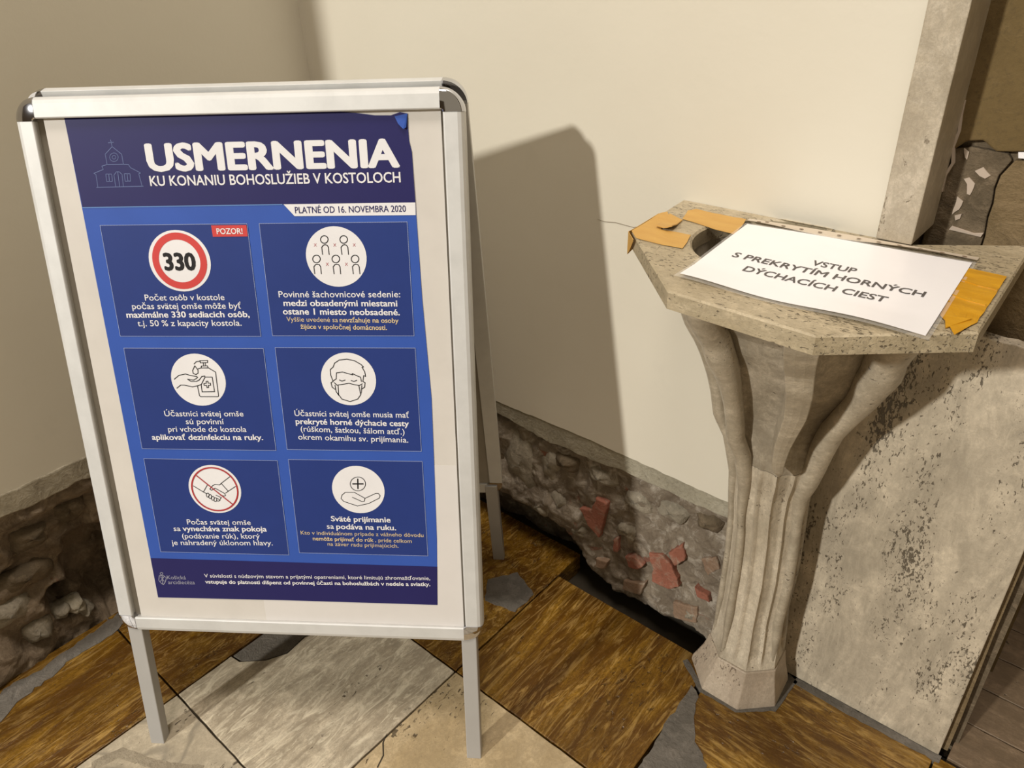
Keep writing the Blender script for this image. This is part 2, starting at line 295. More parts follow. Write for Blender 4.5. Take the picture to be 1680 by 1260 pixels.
# measured outlines (metres, in the plane of the poster / wall)
T = json.loads('''{"church":[[[0.1255,1.0948],[0.1261,1.0854]],[[0.1211,1.0908],[0.1293,1.0913]],[[0.1136,1.0604],[0.1136,1.075],[0.1261,1.0854],[0.1386,1.0745],[0.1388,1.0604]],[[0.1326,1.0704],[0.1319,1.0684],[0.1306,1.0667],[0.1287,1.0654],[0.1266,1.0646],[0.1244,1.0645],[0.1224,1.065],[0.1208,1.0661],[0.1198,1.0677],[0.1194,1.0696],[0.1198,1.0716],[0.1209,1.0734],[0.1225,1.0749],[0.1245,1.076],[0.1267,1.0764],[0.1288,1.0762],[0.1306,1.0754],[0.1319,1.074],[0.1326,1.0723],[0.1326,1.0704]],[[0.1289,1.0704],[0.1282,1.069],[0.1268,1.0681],[0.1252,1.0679],[0.1239,1.0686],[0.1233,1.0698],[0.1235,1.0712],[0.1246,1.0724],[0.1262,1.073],[0.1277,1.0728],[0.1287,1.0718],[0.1289,1.0704]],[[0.0931,1.0284],[0.0936,1.0466],[0.0906,1.0482],[0.1064,1.0536],[0.1049,1.0583],[0.1136,1.0604],[0.1388,1.0604],[0.1464,1.0598],[0.1487,1.0554],[0.163,1.0476],[0.1598,1.0466],[0.162,1.0287]],[[0.0907,1.028],[0.1637,1.0287]],[[0.121,1.0287],[0.1213,1.0451],[0.1257,1.0498],[0.1304,1.0497],[0.134,1.0459],[0.133,1.0291]],[[0.128,1.0493],[0.127,1.0288]],[[0.1091,1.047],[0.1181,1.0468],[0.1173,1.0364],[0.1082,1.0361],[0.1091,1.047]],[[0.1136,1.0469],[0.1125,1.0362]],[[0.1377,1.047],[0.1464,1.0468],[0.1457,1.0364],[0.1371,1.0361],[0.1377,1.047]],[[0.1419,1.0469],[0.1414,1.0362]]],"people":[[[0.4363,0.9482],[0.4358,0.9464],[0.4348,0.9448],[0.4333,0.9435],[0.4315,0.9428],[0.4296,0.9427],[0.4278,0.9431],[0.4263,0.9442],[0.4252,0.9456],[0.4248,0.9474],[0.425,0.9492],[0.4258,0.9509],[0.4271,0.9524],[0.4288,0.9533],[0.4306,0.9538],[0.4325,0.9536],[0.4342,0.9528],[0.4354,0.9516],[0.4362,0.95],[0.4363,0.9482]],[[0.4258,0.9262],[0.4255,0.9367],[0.4282,0.9398],[0.4308,0.9405],[0.4341,0.9397],[0.4358,0.9366],[0.4358,0.9262]],[[0.4656,0.9479],[0.4652,0.9461],[0.4641,0.9445],[0.4626,0.9433],[0.4608,0.9426],[0.4589,0.9424],[0.4571,0.9429],[0.4556,0.9439],[0.4546,0.9454],[0.4542,0.9471],[0.4543,0.9489],[0.4551,0.9506],[0.4564,0.9521],[0.458,0.9531],[0.4599,0.9535],[0.4618,0.9533],[0.4634,0.9526],[0.4647,0.9513],[0.4655,0.9497],[0.4656,0.9479]],[[0.4553,0.926],[0.4549,0.9365],[0.4576,0.9395],[0.4602,0.9403],[0.4635,0.9395],[0.4652,0.9364],[0.4653,0.9259]],[[0.4216,0.9195],[0.4211,0.9176],[0.42,0.916],[0.4184,0.9147],[0.4166,0.914],[0.4147,0.9139],[0.4129,0.9143],[0.4114,0.9154],[0.4104,0.9168],[0.4099,0.9186],[0.4101,0.9205],[0.4109,0.9222],[0.4122,0.9237],[0.4139,0.9247],[0.4158,0.9251],[0.4177,0.925],[0.4194,0.9242],[0.4207,0.9229],[0.4214,0.9213],[0.4216,0.9195]],[[0.4109,0.8971],[0.4105,0.9078],[0.4133,0.9109],[0.416,0.9117],[0.4193,0.9109],[0.421,0.9077],[0.421,0.8971]],[[0.4511,0.9192],[0.4507,0.9174],[0.4496,0.9158],[0.4481,0.9145],[0.4463,0.9138],[0.4444,0.9137],[0.4425,0.9141],[0.441,0.9152],[0.44,0.9166],[0.4396,0.9184],[0.4397,0.9203],[0.4405,0.922],[0.4418,0.9235],[0.4435,0.9245],[0.4454,0.9249],[0.4473,0.9247],[0.449,0.924],[0.4502,0.9227],[0.451,0.9211],[0.4511,0.9192]],[[0.4407,0.897],[0.4403,0.9076],[0.443,0.9107],[0.4456,0.9115],[0.449,0.9107],[0.4507,0.9075],[0.4507,0.8969]],[[0.4804,0.919],[0.48,0.9172],[0.4789,0.9156],[0.4774,0.9143],[0.4756,0.9136],[0.4737,0.9135],[0.4719,0.9139],[0.4704,0.915],[0.4693,0.9164],[0.4689,0.9182],[0.469,0.92],[0.4698,0.9218],[0.4711,0.9232],[0.4728,0.9242],[0.4746,0.9247],[0.4765,0.9245],[0.4782,0.9238],[0.4795,0.9225],[0.4803,0.9209],[0.4804,0.919]],[[0.4702,0.8968],[0.4697,0.9074],[0.4723,0.9105],[0.475,0.9113],[0.4783,0.9105],[0.48,0.9073],[0.4802,0.8967]]],"marks":[[[0.4145,0.9424],[0.4176,0.9381]],[[0.4178,0.9424],[0.4142,0.9382]],[[0.4441,0.9421],[0.4473,0.9379]],[[0.4475,0.9421],[0.4439,0.9379]],[[0.4736,0.9419],[0.4768,0.9376]],[[0.477,0.9419],[0.4734,0.9377]],[[0.43,0.9137],[0.4332,0.9094]],[[0.4334,0.9137],[0.4298,0.9094]],[[0.4592,0.9135],[0.4624,0.9092]],[[0.4626,0.9135],[0.459,0.9092]]],"soap":[[[0.2,0.7548],[0.2041,0.7586],[0.2104,0.7595]],[[0.2105,0.7603],[0.2231,0.7607],[0.2227,0.7573],[0.2105,0.7568],[0.2105,0.7603]],[[0.2153,0.7569],[0.2153,0.7518]],[[0.2186,0.7569],[0.2185,0.7518]],[[0.2115,0.7515],[0.2214,0.7519],[0.2224,0.7486],[0.2105,0.7482],[0.2115,0.7515]],[[0.2054,0.7469],[0.2101,0.7482],[0.223,0.7483],[0.2334,0.7416],[0.2327,0.7014],[0.2314,0.7003],[0.2025,0.7001],[0.2009,0.7019],[0.2001,0.7181]],[[0.216,0.7332],[0.2266,0.7332],[0.227,0.7087],[0.2063,0.7082],[0.2064,0.72]],[[0.2007,0.7518],[0.1959,0.744],[0.1961,0.7391],[0.2003,0.7373],[0.2043,0.7397],[0.205,0.7446],[0.2007,0.7518]],[[0.163,0.7292],[0.1721,0.7359],[0.1833,0.7381],[0.1919,0.7354],[0.2008,0.7342],[0.2024,0.7327],[0.2003,0.7309],[0.1953,0.7281],[0.1852,0.7294],[0.1904,0.7257],[0.1995,0.7258],[0.2044,0.7282],[0.2098,0.7342],[0.2144,0.735],[0.2146,0.7328],[0.2069,0.7209],[0.2021,0.719],[0.1917,0.7166],[0.1785,0.7194],[0.1722,0.7194],[0.165,0.7142]],[[0.2156,0.7261],[0.2185,0.7263],[0.2184,0.723],[0.2222,0.723],[0.2221,0.7195],[0.2184,0.7193],[0.2182,0.7157],[0.2155,0.7155],[0.2153,0.7191],[0.2112,0.7193],[0.2113,0.7224],[0.2153,0.7228],[0.2156,0.7261]]],"mask":[[[0.4233,0.7268],[0.4203,0.7376],[0.4204,0.7465],[0.4256,0.751],[0.4284,0.7572],[0.4362,0.7622],[0.4485,0.7638],[0.4604,0.7612],[0.4702,0.7553],[0.4739,0.7512],[0.4716,0.7507],[0.4753,0.7432],[0.4761,0.7358],[0.4731,0.737],[0.4711,0.7271]],[[0.4243,0.7286],[0.4286,0.7314],[0.4299,0.7412],[0.4396,0.7427],[0.4558,0.7381],[0.4551,0.7405],[0.4618,0.7369],[0.4677,0.7346],[0.4688,0.7271]],[[0.4233,0.7272],[0.4196,0.725],[0.4207,0.7178],[0.4251,0.7142]],[[0.4714,0.7271],[0.4744,0.7254],[0.4733,0.7182],[0.4683,0.7149]],[[0.4336,0.7296],[0.4374,0.7278],[0.4428,0.7295]],[[0.4524,0.7288],[0.4566,0.7274],[0.4615,0.7292]],[[0.4249,0.7251],[0.4289,0.7211],[0.4378,0.7224],[0.4485,0.7243],[0.457,0.722],[0.4648,0.7208],[0.4697,0.7235]],[[0.4306,0.7206],[0.4301,0.7052],[0.4347,0.6979],[0.4476,0.6938],[0.4603,0.6981],[0.4658,0.7055],[0.4639,0.7208]],[[0.4258,0.7211],[0.4265,0.7106],[0.43,0.7043]],[[0.4688,0.7208],[0.4672,0.71],[0.4652,0.7045]]],"hands":[[[0.1662,0.5417],[0.1818,0.5307],[0.1908,0.544]],[[0.1818,0.5307],[0.1867,0.528]],[[0.2317,0.5597],[0.2151,0.5473],[0.2254,0.5331],[0.2393,0.5422]],[[0.2151,0.5473],[0.2121,0.5444],[0.2042,0.5452],[0.1995,0.5427],[0.1938,0.5366],[0.1965,0.5342],[0.2032,0.5383],[0.2186,0.5287],[0.2195,0.5249],[0.2171,0.5239],[0.2103,0.5257]],[[0.2031,0.5252],[0.2117,0.521],[0.2092,0.5181]],[[0.2041,0.5195],[0.2089,0.5162],[0.206,0.5143],[0.2025,0.5146]],[[0.2254,0.5331],[0.2205,0.5296]],[[0.1911,0.5253],[0.1901,0.5228],[0.1885,0.5215],[0.1869,0.5219],[0.1861,0.5239],[0.1864,0.5265],[0.1878,0.5285],[0.1896,0.529],[0.1909,0.5277],[0.1911,0.5253]],[[0.1949,0.5225],[0.194,0.5201],[0.1923,0.5188],[0.1907,0.5192],[0.1899,0.5211],[0.1903,0.5237],[0.1917,0.5257],[0.1934,0.5262],[0.1947,0.525],[0.1949,0.5225]],[[0.1991,0.5194],[0.1982,0.517],[0.1965,0.5156],[0.1949,0.5161],[0.1941,0.518],[0.1945,0.5206],[0.1958,0.5226],[0.1976,0.5231],[0.1989,0.5218],[0.1991,0.5194]],[[0.2032,0.517],[0.2023,0.5146],[0.2006,0.5133],[0.199,0.5137],[0.1982,0.5156],[0.1985,0.5182],[0.1999,0.5203],[0.2017,0.5207],[0.203,0.5195],[0.2032,0.517]]],"slash":[[0.1748,0.5605],[0.2296,0.5091]],"palm":[[[0.4612,0.551],[0.4604,0.5476],[0.4588,0.5445],[0.4564,0.5418],[0.4534,0.5398],[0.45,0.5385],[0.4465,0.5382],[0.4431,0.5389],[0.4401,0.5404],[0.4378,0.5427],[0.4362,0.5455],[0.4355,0.5488],[0.4358,0.5522],[0.4371,0.5555],[0.4391,0.5584],[0.4419,0.5608],[0.4451,0.5624],[0.4485,0.5631],[0.452,0.563],[0.4552,0.5619],[0.4579,0.56],[0.4598,0.5574],[0.461,0.5543],[0.4612,0.551]],[[0.4411,0.5353],[0.4257,0.535],[0.4197,0.5299],[0.4177,0.5234],[0.4216,0.5184],[0.4442,0.5105],[0.4635,0.5154],[0.4822,0.5256],[0.4839,0.5303],[0.4812,0.5343],[0.4769,0.5342],[0.4582,0.5248],[0.4411,0.5353]],[[0.4582,0.5248],[0.4566,0.5195],[0.4526,0.5187],[0.4369,0.5262]]],"plus":[[[0.4488,0.5595],[0.4477,0.5421]],[[0.4398,0.5506],[0.4571,0.5509]]],"crest":[[[0.0839,0.3707],[0.0826,0.3687],[0.0803,0.3682],[0.0788,0.3695],[0.0791,0.3716],[0.0811,0.373],[0.0833,0.3726],[0.0839,0.3707]],[[0.0765,0.3664],[0.074,0.3571],[0.0769,0.352],[0.0809,0.348],[0.0857,0.3544],[0.0889,0.3627],[0.0849,0.3666],[0.0765,0.3664]],[[0.0784,0.3644],[0.084,0.3553]],[[0.0856,0.3652],[0.0768,0.3551]],[[0.0821,0.3665],[0.0801,0.349]]],"bricks":[[[0.7428,0.2014],[0.7751,0.2142],[0.7861,0.2534],[0.8173,0.2489],[0.8073,0.1974],[0.7968,0.1439],[0.768,0.1629]],[[0.8321,0.1597],[0.8435,0.1662],[0.8466,0.1287],[0.8357,0.1267]],[[0.8646,0.1262],[0.8832,0.1374],[0.9102,0.1276],[0.9,0.1081],[0.8736,0.1006]],[[0.9222,0.1736],[0.9536,0.1881],[0.9797,0.1704],[1.0011,0.1242],[0.9744,0.1025],[0.9344,0.0987],[0.9357,0.1347]],[[0.9668,0.2001],[0.9976,0.2426],[1.0046,0.2022],[0.983,0.1724]],[[1.0394,0.2233],[1.069,0.2491],[1.0783,0.2231],[1.0561,0.189]],[[1.0337,0.1454],[1.0646,0.1402],[1.0694,0.1264],[1.0393,0.1234]],[[0.9878,0.0713],[1.0457,0.093],[1.0466,0.0491],[0.9951,0.0264]],[[0.864,0.0537],[0.9169,0.0786],[0.908,0.0361],[0.8613,0.024]],[[0.7902,0.0815],[0.8227,0.0875],[0.8154,0.0601],[0.7867,0.0517]]],"recess":{"plast":[[1.2816,1.0378],[1.2935,1.0484],[1.3111,1.0531],[1.3276,1.0426],[1.3458,1.0425],[1.3583,1.0454]],"crack":[[1.3484,1.0327],[1.339,1.0121],[1.3377,0.9948],[1.3401,0.9764],[1.3391,0.9571],[1.3417,0.9325]],"chips0":[[1.2919,1.0404],[1.2989,1.0362],[1.2987,1.027],[1.2958,1.0292]],"c1":[[1.3114,1.0144],[1.3196,1.0196],[1.3301,1.0107],[1.3254,1.006],[1.3176,1.0088]],"c2":[[1.3012,1.0022],[1.3067,1.0044],[1.3156,0.9978],[1.3134,0.9826],[1.3095,0.9833],[1.3063,0.9963]],"c3":[[1.2987,0.9774],[1.3071,0.9733],[1.305,0.9618],[1.2982,0.9536],[1.2989,0.9663]],"c4":[[1.3021,0.9529],[1.3102,0.9558],[1.3091,0.95],[1.3038,0.9461]],"sticker":[[1.3531,1.0442],[1.3595,1.0451],[1.3616,1.0376],[1.355,1.0374]],"edge":[[1.2774,1.0993],[1.2781,1.082],[1.2806,1.0621],[1.2784,1.0413],[1.2828,1.0208],[1.2774,1.0039],[1.2776,0.982]]}}''')
# ================================================================== SETTING
# ---- floor: grout bed, every tile an object
floor = mk('floor', *box(-.02, -3.2, -.12, 3.2, 1.6, -.055), M['grout']); tag(floor, kind='structure')
floor['label'] = 'floor of pale and golden brown travertine tiles'
def tile(poly, mat, top=0.0, name='floor_tile', lab=None, amp=.0012, th=.055):
    p = wavy(poly, .02, amp, len(bpy.data.objects))
    if area2(p) < 0: p = p[::-1]
    o = mk(name, *prism(p, top-th, top, FLOOR), M[mat], floor); bevel(o, .0014, 2)
    if lab: o['label'] = lab
    return o
g = .0018
def T4(x0, y0, x1, y1, mat, lab=None, top=0.0): return tile(rect(x0+g, y0+g, x1-g, y1-g), mat, top, lab=lab)
X0, X1, X2, X3, X4 = .306, .708, 1.106, 1.51, 1.91
Y0, Y1, Y2, Y3 = -.030, -.376, -.774, -1.172
T4(-.012, Y2, X0, Y1, 'orange_y2', 'golden brown tile with swirling grain'); T4(-.012, Y3, X0, Y2, 'orange_y', 'golden brown streaked tile by the left wall')
T4(-.012, Y1, X0, .02, 'orange_y2')
tile([(X0+g, Y1-g), (X0+g, -.648), (.333, -.644), (.372, -.607), (.392, -.570), (.385, -.52), (.40, -.49), (.42, Y1-g)], 'repair', -.002, 'cement_patch', 'grey cement patch in a broken corner')
tile([(X0+g, Y2+g), (X1-g, Y2+g), (X1-g, Y1-g), (.424, Y1-g), (.404, -.49), (.389, -.52), (.396, -.570), (.376, -.610), (.334, -.648), (X0+g, -.652)], 'tile_w', 0, lab='pale travertine tile under the sandwich board')
T4(X0, Y3, X1, Y2, 'tile_w2', 'pale travertine tile with grey repair veins'); T4(X1, Y2, X2, Y1, 'tile_c', 'tan travertine tile'); T4(X1, Y3, X2, Y2, 'tile_w')
T4(X1, Y1, X2, Y0, 'orange_y', 'golden brown tile with bold diagonal streaks')
T4(X0, Y1, X1, .06, 'orange_y2', 'dark golden tile behind the sandwich board')
T4(X2+.012, Y1, X3, .043, 'orange_x', 'golden brown tile in front of the pedestal'); T4(X3, Y1, X4, .043, 'orange_x'); T4(X2, Y2, X3, Y1, 'orange_y2'); T4(X3, Y2, X4, Y1, 'tile_w'); T4(X2, Y3, X3, Y2, 'tile_w2'); T4(X3, Y3, X4, Y2, 'tile_c')
for i in range(8):
    for j in range(5):
        x = X0+(i-1)*.401; y = Y3-(j+1)*.399
        T4(x if i else -.012, y, x+.401, y+.399, ['tile_w', 'tile_c', 'orange_y', 'tile_w2'][(i*3+j) % 4])
for i in range(3):
    for j in range(4): T4(X4+i*.401, Y3+j*.399-.002, X4+(i+1)*.401, min(.043, Y3+(j+1)*.399), ['tile_c', 'tile_w', 'orange_x'][(i+j) % 3])
def patch(poly, lab, mat='repair', top=.0012, amp=.006):
    p = wavy(poly, .012, amp, 3)
    if area2(p) < 0: p = p[::-1]
    o = mk('cement_patch', *prism(p, -.008, top, FLOOR), M[mat], floor); o['label'] = lab; return o
patch([(.055, -1.30), (.050, -1.14), (.030, -1.06), (.012, -.99), (.020, -.93), (.012, -.86), (.004, -.80), (-.004, -.74), (-.012, -.70), (.02, -.70), (.035, -.76), (.048, -.80), (.044, -.86), (.058, -.92), (.064, -.98), (.092, -1.04), (.10, -1.15), (.12, -1.30)], 'grey cement band along the left wall', amp=.010)
patch([(.586, -.144), (.629, -.084), (.70, -.113), (.702, -.18), (.625, -.197)], 'grey patch on tile behind the sandwich board')
patch([(1.100, -.100), (1.103, -.213), (1.1135, -.33), (1.21, -.30), (1.205, -.235), (1.165, -.205), (1.138, -.165), (1.122, -.12)], 'grey cement patch left of the pedestal foot')
patch([(1.118, -.104), (1.195, -.103), (1.252, -.052), (1.256, .036), (1.235, .044), (1.24, -.043), (1.19, -.088), (1.12, -.094), (1.062, -.052), (1.055, -.062)], 'grey mortar bead round the pedestal foot', amp=.003)
patch([(1.25, .028), (1.36, .026), (1.52, .030), (1.52, .046), (1.25, .046)], 'grey mortar joint under the upright slab', amp=.004)
vein = [(.318, -.955), (.335, -.90), (.40, -.876), (.47, -.835), (.49, -.82), (.50, -.832), (.47, -.858), (.405, -.893), (.352, -.915), (.335, -.96)]
patch(vein, 'grey repaired crack in pale tile', 'vein', amp=.004, top=.0004)
mk('tile_crack', *prism([(.7048, -.56), (.715, -.577), (.7355, -.5943), (.745, -.6173), (.7425, -.618), (.733, -.5955), (.713, -.579)], -.002, .0004, FLOOR), M['grout'], floor)
# planks of the passage floor
for j in range(12):
    y = .05 + j*.0985
    for i in range(3):
        x = 1.527 + i*.6
        tile(rect(max(1.527, x)+g*.6, y+g*.6, x+.6-g*.6, y+.0985-g*.6), 'plank', .0, 'floor_plank')

# ---- left wall
wl_edge = [(-1.35, .412)] + wavy([(-1.0, .411), (-.8564, .4095), (-.8269, .4106), (-.7828, .4078), (-.6972, .4107), (.0, .405)], .015, .003, 2, False)
wall_l = mk('wall_left', *prism(wl_edge + [(.0, 3.0), (-1.35, 3.0)], -.03, 0.0, WALLL), M['cream']); fixn(wall_l); tag(wall_l, kind='structure'); wall_l['label'] = 'plain cream plaster wall behind the sandwich board'
mk('light_block', *box(-.30, -1.34, -.1, -.16, .3, 3.0), M['stone_dark'], wall_l)  # unseen block added behind the rubble to keep light out
mk('return_face', *box(-1.6, -1.36, -.01, -.001, -1.33, 3.0), M['cream'], wall_l)
o = mk('plaster_edge', *prism(wavy([(-1.33, .415), (-1.33, .362), (-.8706, .3698), (-.8136, .3625), (-.7604, .3662), (-.7044, .3627), (-.55, .36), (0, .352), (0, .41), (-.8, .4145)], .012, .006, 5), -.06, .004, WALLL), M['cement_l'], wall_l); fixn(o); bevel(o, .003, 2); o['label'] = 'pale broken plaster edge'
def relief(u, v, seed, cell=9.0, amp=.02):
    p = V((u*cell, v*cell*1.25, seed)); d, _ = noise.voronoi(p)
    e = min(1, (d[1]-d[0])*2.4); n1 = noise.fractal(V((u*14, v*14, seed+5)), 1, 2, 5)
    n2 = noise.fractal(V((u*50, v*50, seed+9)), 1, 2, 4)
    return amp*(-.55*e + .4) + .010*n1 + .004*n2
def smooth(a, b, x):
    t = max(0, min(1, (x-a)/(b-a))); return t*t*(3-2*t)
def dist_poly(u, v, poly):
    ins = False; best = 9
    for i in range(len(poly)):
        a, b = poly[i], poly[(i+1) % len(poly)]
        if (a[1] > v) != (b[1] > v) and u < (b[0]-a[0])*(v-a[1])/(b[1]-a[1])+a[0]: ins = not ins
        ab = (b[0]-a[0], b[1]-a[1]); L = ab[0]**2+ab[1]**2; t = max(0, min(1, ((u-a[0])*ab[0]+(v-a[1])*ab[1])/L))
        best = min(best, math.hypot(u-a[0]-ab[0]*t, v-a[1]-ab[1]*t))
    return -best if ins else best
LCAV = [(-.7876, .2354), (-.7625, .2438), (-.70, .22), (-.66, .12), (-.67, .0056), (-.7554, -.03), (-.7819, .0197), (-.8414, .0376), (-.8635, .074), (-.872, .1303), (-.8163, .1485), (-.802, .2002)]
NU, NV = 300, 100
vs_, fs = [], []
for j in range(NV+1):
    for i in range(NU+1):
        u = -1.34+1.34*i/NU; v = -.06+.44*j/NV
        d = dist_poly(u+.012*nz(u, v, 0, 30), v+.012*nz(u, v, 4, 30), LCAV)
        x = -.004 - relief(u, v, 1, 8, .035) - .018*smooth(.34, .30, v)
        x -= .11*smooth(.006, -.03, d) * (1-.55*smooth(.02, .0, abs(u+.80)+abs(v-.06)-.02))
        x += .03*smooth(.10, 0.0, v)*smooth(.03, .09, d)
        vs_.append(V((x, u, v)))
for j in range(NV):
    for i in range(NU):
        a = j*(NU+1)+i; fs.append([a, a+1, a+NU+2, a+NU+1])
o = mk('rubble_masonry', vs_, fs, M['rubble_l'], wall_l, True); o['kind'] = 'stuff'
def rock(name, fr, u, v, c, ru, rv, rc, mat, parent, seed, lab=None):
    vs_, fs = [], []; n, mm = 14, 8
    for j in range(mm+1):
        ph = math.pi*j/mm
        for i in range(n):
            th = 2*math.pi*i/n
            k = 1+.45*noise.noise(V((math.cos(th)*math.sin(ph)*1.3+seed*5.1, math.sin(th)*math.sin(ph)*1.3, math.cos(ph)*1.3+seed)))
            k *= 1/max(abs(math.cos(th)), abs(math.sin(th)))**.55
            vs_.append(fr(u+ru*k*math.sin(ph)*math.cos(th), v+rv*k*math.sin(ph)*math.sin(th), c-rc*k*math.cos(ph)))
    for j in range(mm):
        for i in range(n): fs.append([j*n+i, j*n+(i+1) % n, (j+1)*n+(i+1) % n, (j+1)*n+i])
    o = mk(name, vs_, fs, M[mat], parent, True)
    if lab: o['label'] = lab
    return o
for k, (u, v, ru, rv, mat) in enumerate([(-.815, .055, .022, .018, 'cement_l'), (-.845, .06, .022, .016, 'stone_grey'), (-.80, .028, .016, .012, 'stone_grey'), (-.875, .20, .05, .03, 'stone_dark'), (-.835, .285, .045, .028, 'stone_dark'), (-.93, .14, .045, .03, 'stone_grey'), (-.755, .30, .035, .028, 'stone_dark'), (-.97, .27, .05, .035, 'stone_dark'), (-.90, .06, .03, .024, 'stone_grey'), (-.60, .16, .06, .04, 'stone_dark'), (-.42, .2, .07, .05, 'stone_dark'), (-.2, .2, .06, .05, 'stone_dark')]):
    rock('stone', WALLL, u, v, -.036 if v > .1 or u < -.87 else -.05, ru, rv, .026, mat, wall_l, k)

# ---- right hand (back) wall
be = wavy([(0, .402), (.5056, .3931), (.75, .3985), (1.0773, .3925), (1.19, .3925)], .012, .0022, 7, False)
wall_b = mk('wall_back', *prism(be + [(1.19, .90), (1.2345, .90), (1.2345, 3.0), (0, 3.0)], 0.0, .06, WALLR), M['cream']); fixn(wall_b); tag(wall_b, kind='structure'); wall_b['label'] = 'glossy cream plaster wall between the board and the pilaster'
mk('light_block', *box(0, .16, -.1, 1.20, .3, 3.0), M['stone_dark'], wall_b)  # hidden backing box, added to stop light coming through the cavity
lp = wavy([(0, .398), (0, .352), (.30, .357), (.5126, .3594), (.6646, .3421), (.7055, .3482), (.7453, .3464), (.799, .3477), (.8431, .3568), (.9072, .3535), (.9547, .3546), (.9944, .3524), (1.0817, .3546), (1.19, .352), (1.19, .398), (1.0773, .3985), (.5056, .3985)], .012, .004, 9)
o = mk('cement_ledge', *prism(lp, .0015, .09, WALLR), M['cement'], wall_b); fixn(o); bevel(o, .002, 2); o['label'] = 'grey cement band under the plaster'
GZ = [(0, .12), (.40, .12), (.502, .118), (.652, .11), (.715, .085), (.757, .020), (.86, -.012), (.943, .0), (1.061, .004), (1.3, .004)]
def gz(x):
    for (a, b), (c, d) in zip(GZ, GZ[1:]):
        if a <= x <= c: return b+(d-b)*(x-a)/(c-a)
    return .02
NU, NV = 300, 110
vs_, fs = [], []
for j in range(NV+1):
    for i in range(NU+1):
        u = 1.19*i/NU; v = -.09+.46*j/NV
        y = .010 + relief(u, v, 3, 6.5, .016)
        y += .11*smooth(.012, -.018, v-gz(u)-.010*nz(u, v, 0, 40))
        if u < .74: y -= .012*smooth(.2, .16, v)*smooth(.10, .14, v)
        y += .014*smooth(.70, .68, u)*smooth(.33, .35, v)
        vs_.append(V((u, y, v)))
for j in range(NV):
    for i in range(NU):
        a = j*(NU+1)+i; fs.append([a, a+NU+1, a+NU+2, a+1])
o = mk('rubble_masonry', vs_, fs, M['rubble_r'], wall_b, True); o['kind'] = 'stuff'
for k, p in enumerate(T['bricks']):
    p = wavy(p, .01, .004, k)
    o = mk('brick', *prism(p, .0005+.002*(k % 3), .04, WALLR), M['brick_tan' if k in (5, 7, 8, 9) else 'brick'], wall_b); fixn(o); bevel(o, .0025, 2)
    o['label'] = 'broken tan brick' if k in (5, 7, 8, 9) else 'broken red brick'
for k, (u, v, ru, rv, mat) in enumerate([(.565, .235, .05, .075, 'stone_grey'), (.65, .27, .03, .05, 'stone_grey'), (.70, .30, .045, .025, 'stone_dark'), (.79, .305, .04, .022, 'stone_grey'), (.88, .285, .038, .03, 'stone_grey'), (.96, .30, .045, .028, 'stone_grey'), (1.04, .315, .03, .022, 'stone_dark'), (.68, .17, .028, .045, 'stone_grey'), (.86, .19, .03, .025, 'stone_grey'), (.62, .14, .04, .03, 'stone_grey'), (.73, .12, .025, .02, 'stone_grey'), (.45, .25, .06, .06, 'stone_dark'), (.30, .22, .07, .06, 'stone_dark'), (.15, .2, .06, .07, 'stone_dark'), (1.03, .06, .025, .02, 'stone_grey')]):
    rock('stone', WALLR, u, v, .026, ru, rv, .022, mat, wall_b, k+20)
ck = [(.775, .8695), (.79, .868), (.814, .871), (.835, .870), (.85, .8695), (.868, .876), (.90, .876), (.90, .8745), (.868, .8745), (.85, .8685), (.835, .869), (.814, .8698), (.79, .867)]
mk('plaster_crack', *prism(ck, -.0003, .001, WALLR), M['crack'], wall_b)

# ---- pilaster strip, recess, upright slab, passage
o = mk('trim_1', *prism(wavy([(1.2345, .935), (1.2345, 3.0), (1.2795, 3.0), (1.2795, .935)], .03, .0006, 3), -.014, .083, WALLR), M['strip']); fixn(o); tag(o, kind='structure'); bevel(o, .0015, 2); o['label'] = 'upright pale travertine pilaster strip'
wall_r = mk('wall_right', *prism([(1.20, -.05), (1.535, -.05), (1.535, 3.0), (1.20, 3.0)], .092, .30, WALLR), M['stone_dark']); fixn(wall_r); tag(wall_r, kind='structure'); wall_r['label'] = 'brown recess of bare masonry right of the pilaster'
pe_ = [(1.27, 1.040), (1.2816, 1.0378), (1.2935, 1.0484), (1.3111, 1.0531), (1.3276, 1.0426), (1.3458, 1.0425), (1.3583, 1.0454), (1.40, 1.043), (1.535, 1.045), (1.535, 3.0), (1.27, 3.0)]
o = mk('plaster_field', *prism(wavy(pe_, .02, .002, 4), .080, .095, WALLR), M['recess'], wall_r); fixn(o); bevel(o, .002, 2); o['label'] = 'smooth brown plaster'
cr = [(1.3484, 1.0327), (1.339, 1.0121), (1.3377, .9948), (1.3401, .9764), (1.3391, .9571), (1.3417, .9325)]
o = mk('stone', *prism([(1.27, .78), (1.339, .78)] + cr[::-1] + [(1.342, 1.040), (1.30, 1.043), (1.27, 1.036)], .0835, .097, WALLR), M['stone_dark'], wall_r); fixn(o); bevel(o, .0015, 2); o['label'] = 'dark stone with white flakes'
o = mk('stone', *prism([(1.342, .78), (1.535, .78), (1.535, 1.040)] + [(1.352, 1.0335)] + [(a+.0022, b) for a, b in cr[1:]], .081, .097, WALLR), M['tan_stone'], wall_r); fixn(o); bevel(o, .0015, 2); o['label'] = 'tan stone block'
for k in ('chips0', 'c1', 'c2', 'c3', 'c4'):
    p = wavy(T['recess'][k], .005, .0012, 3); o = mk('plaster_flake', *prism(p, .0815, .085, WALLR), M['chip'], wall_r); fixn(o)
ed = T['recess']['edge']
o = mk('plaster_flake', *prism([(a-.0005, b) for a, b in ed]+[(a+.003, b) for a, b in ed[::-1]], .078, .084, WALLR), M['chip'], wall_r); fixn(o)
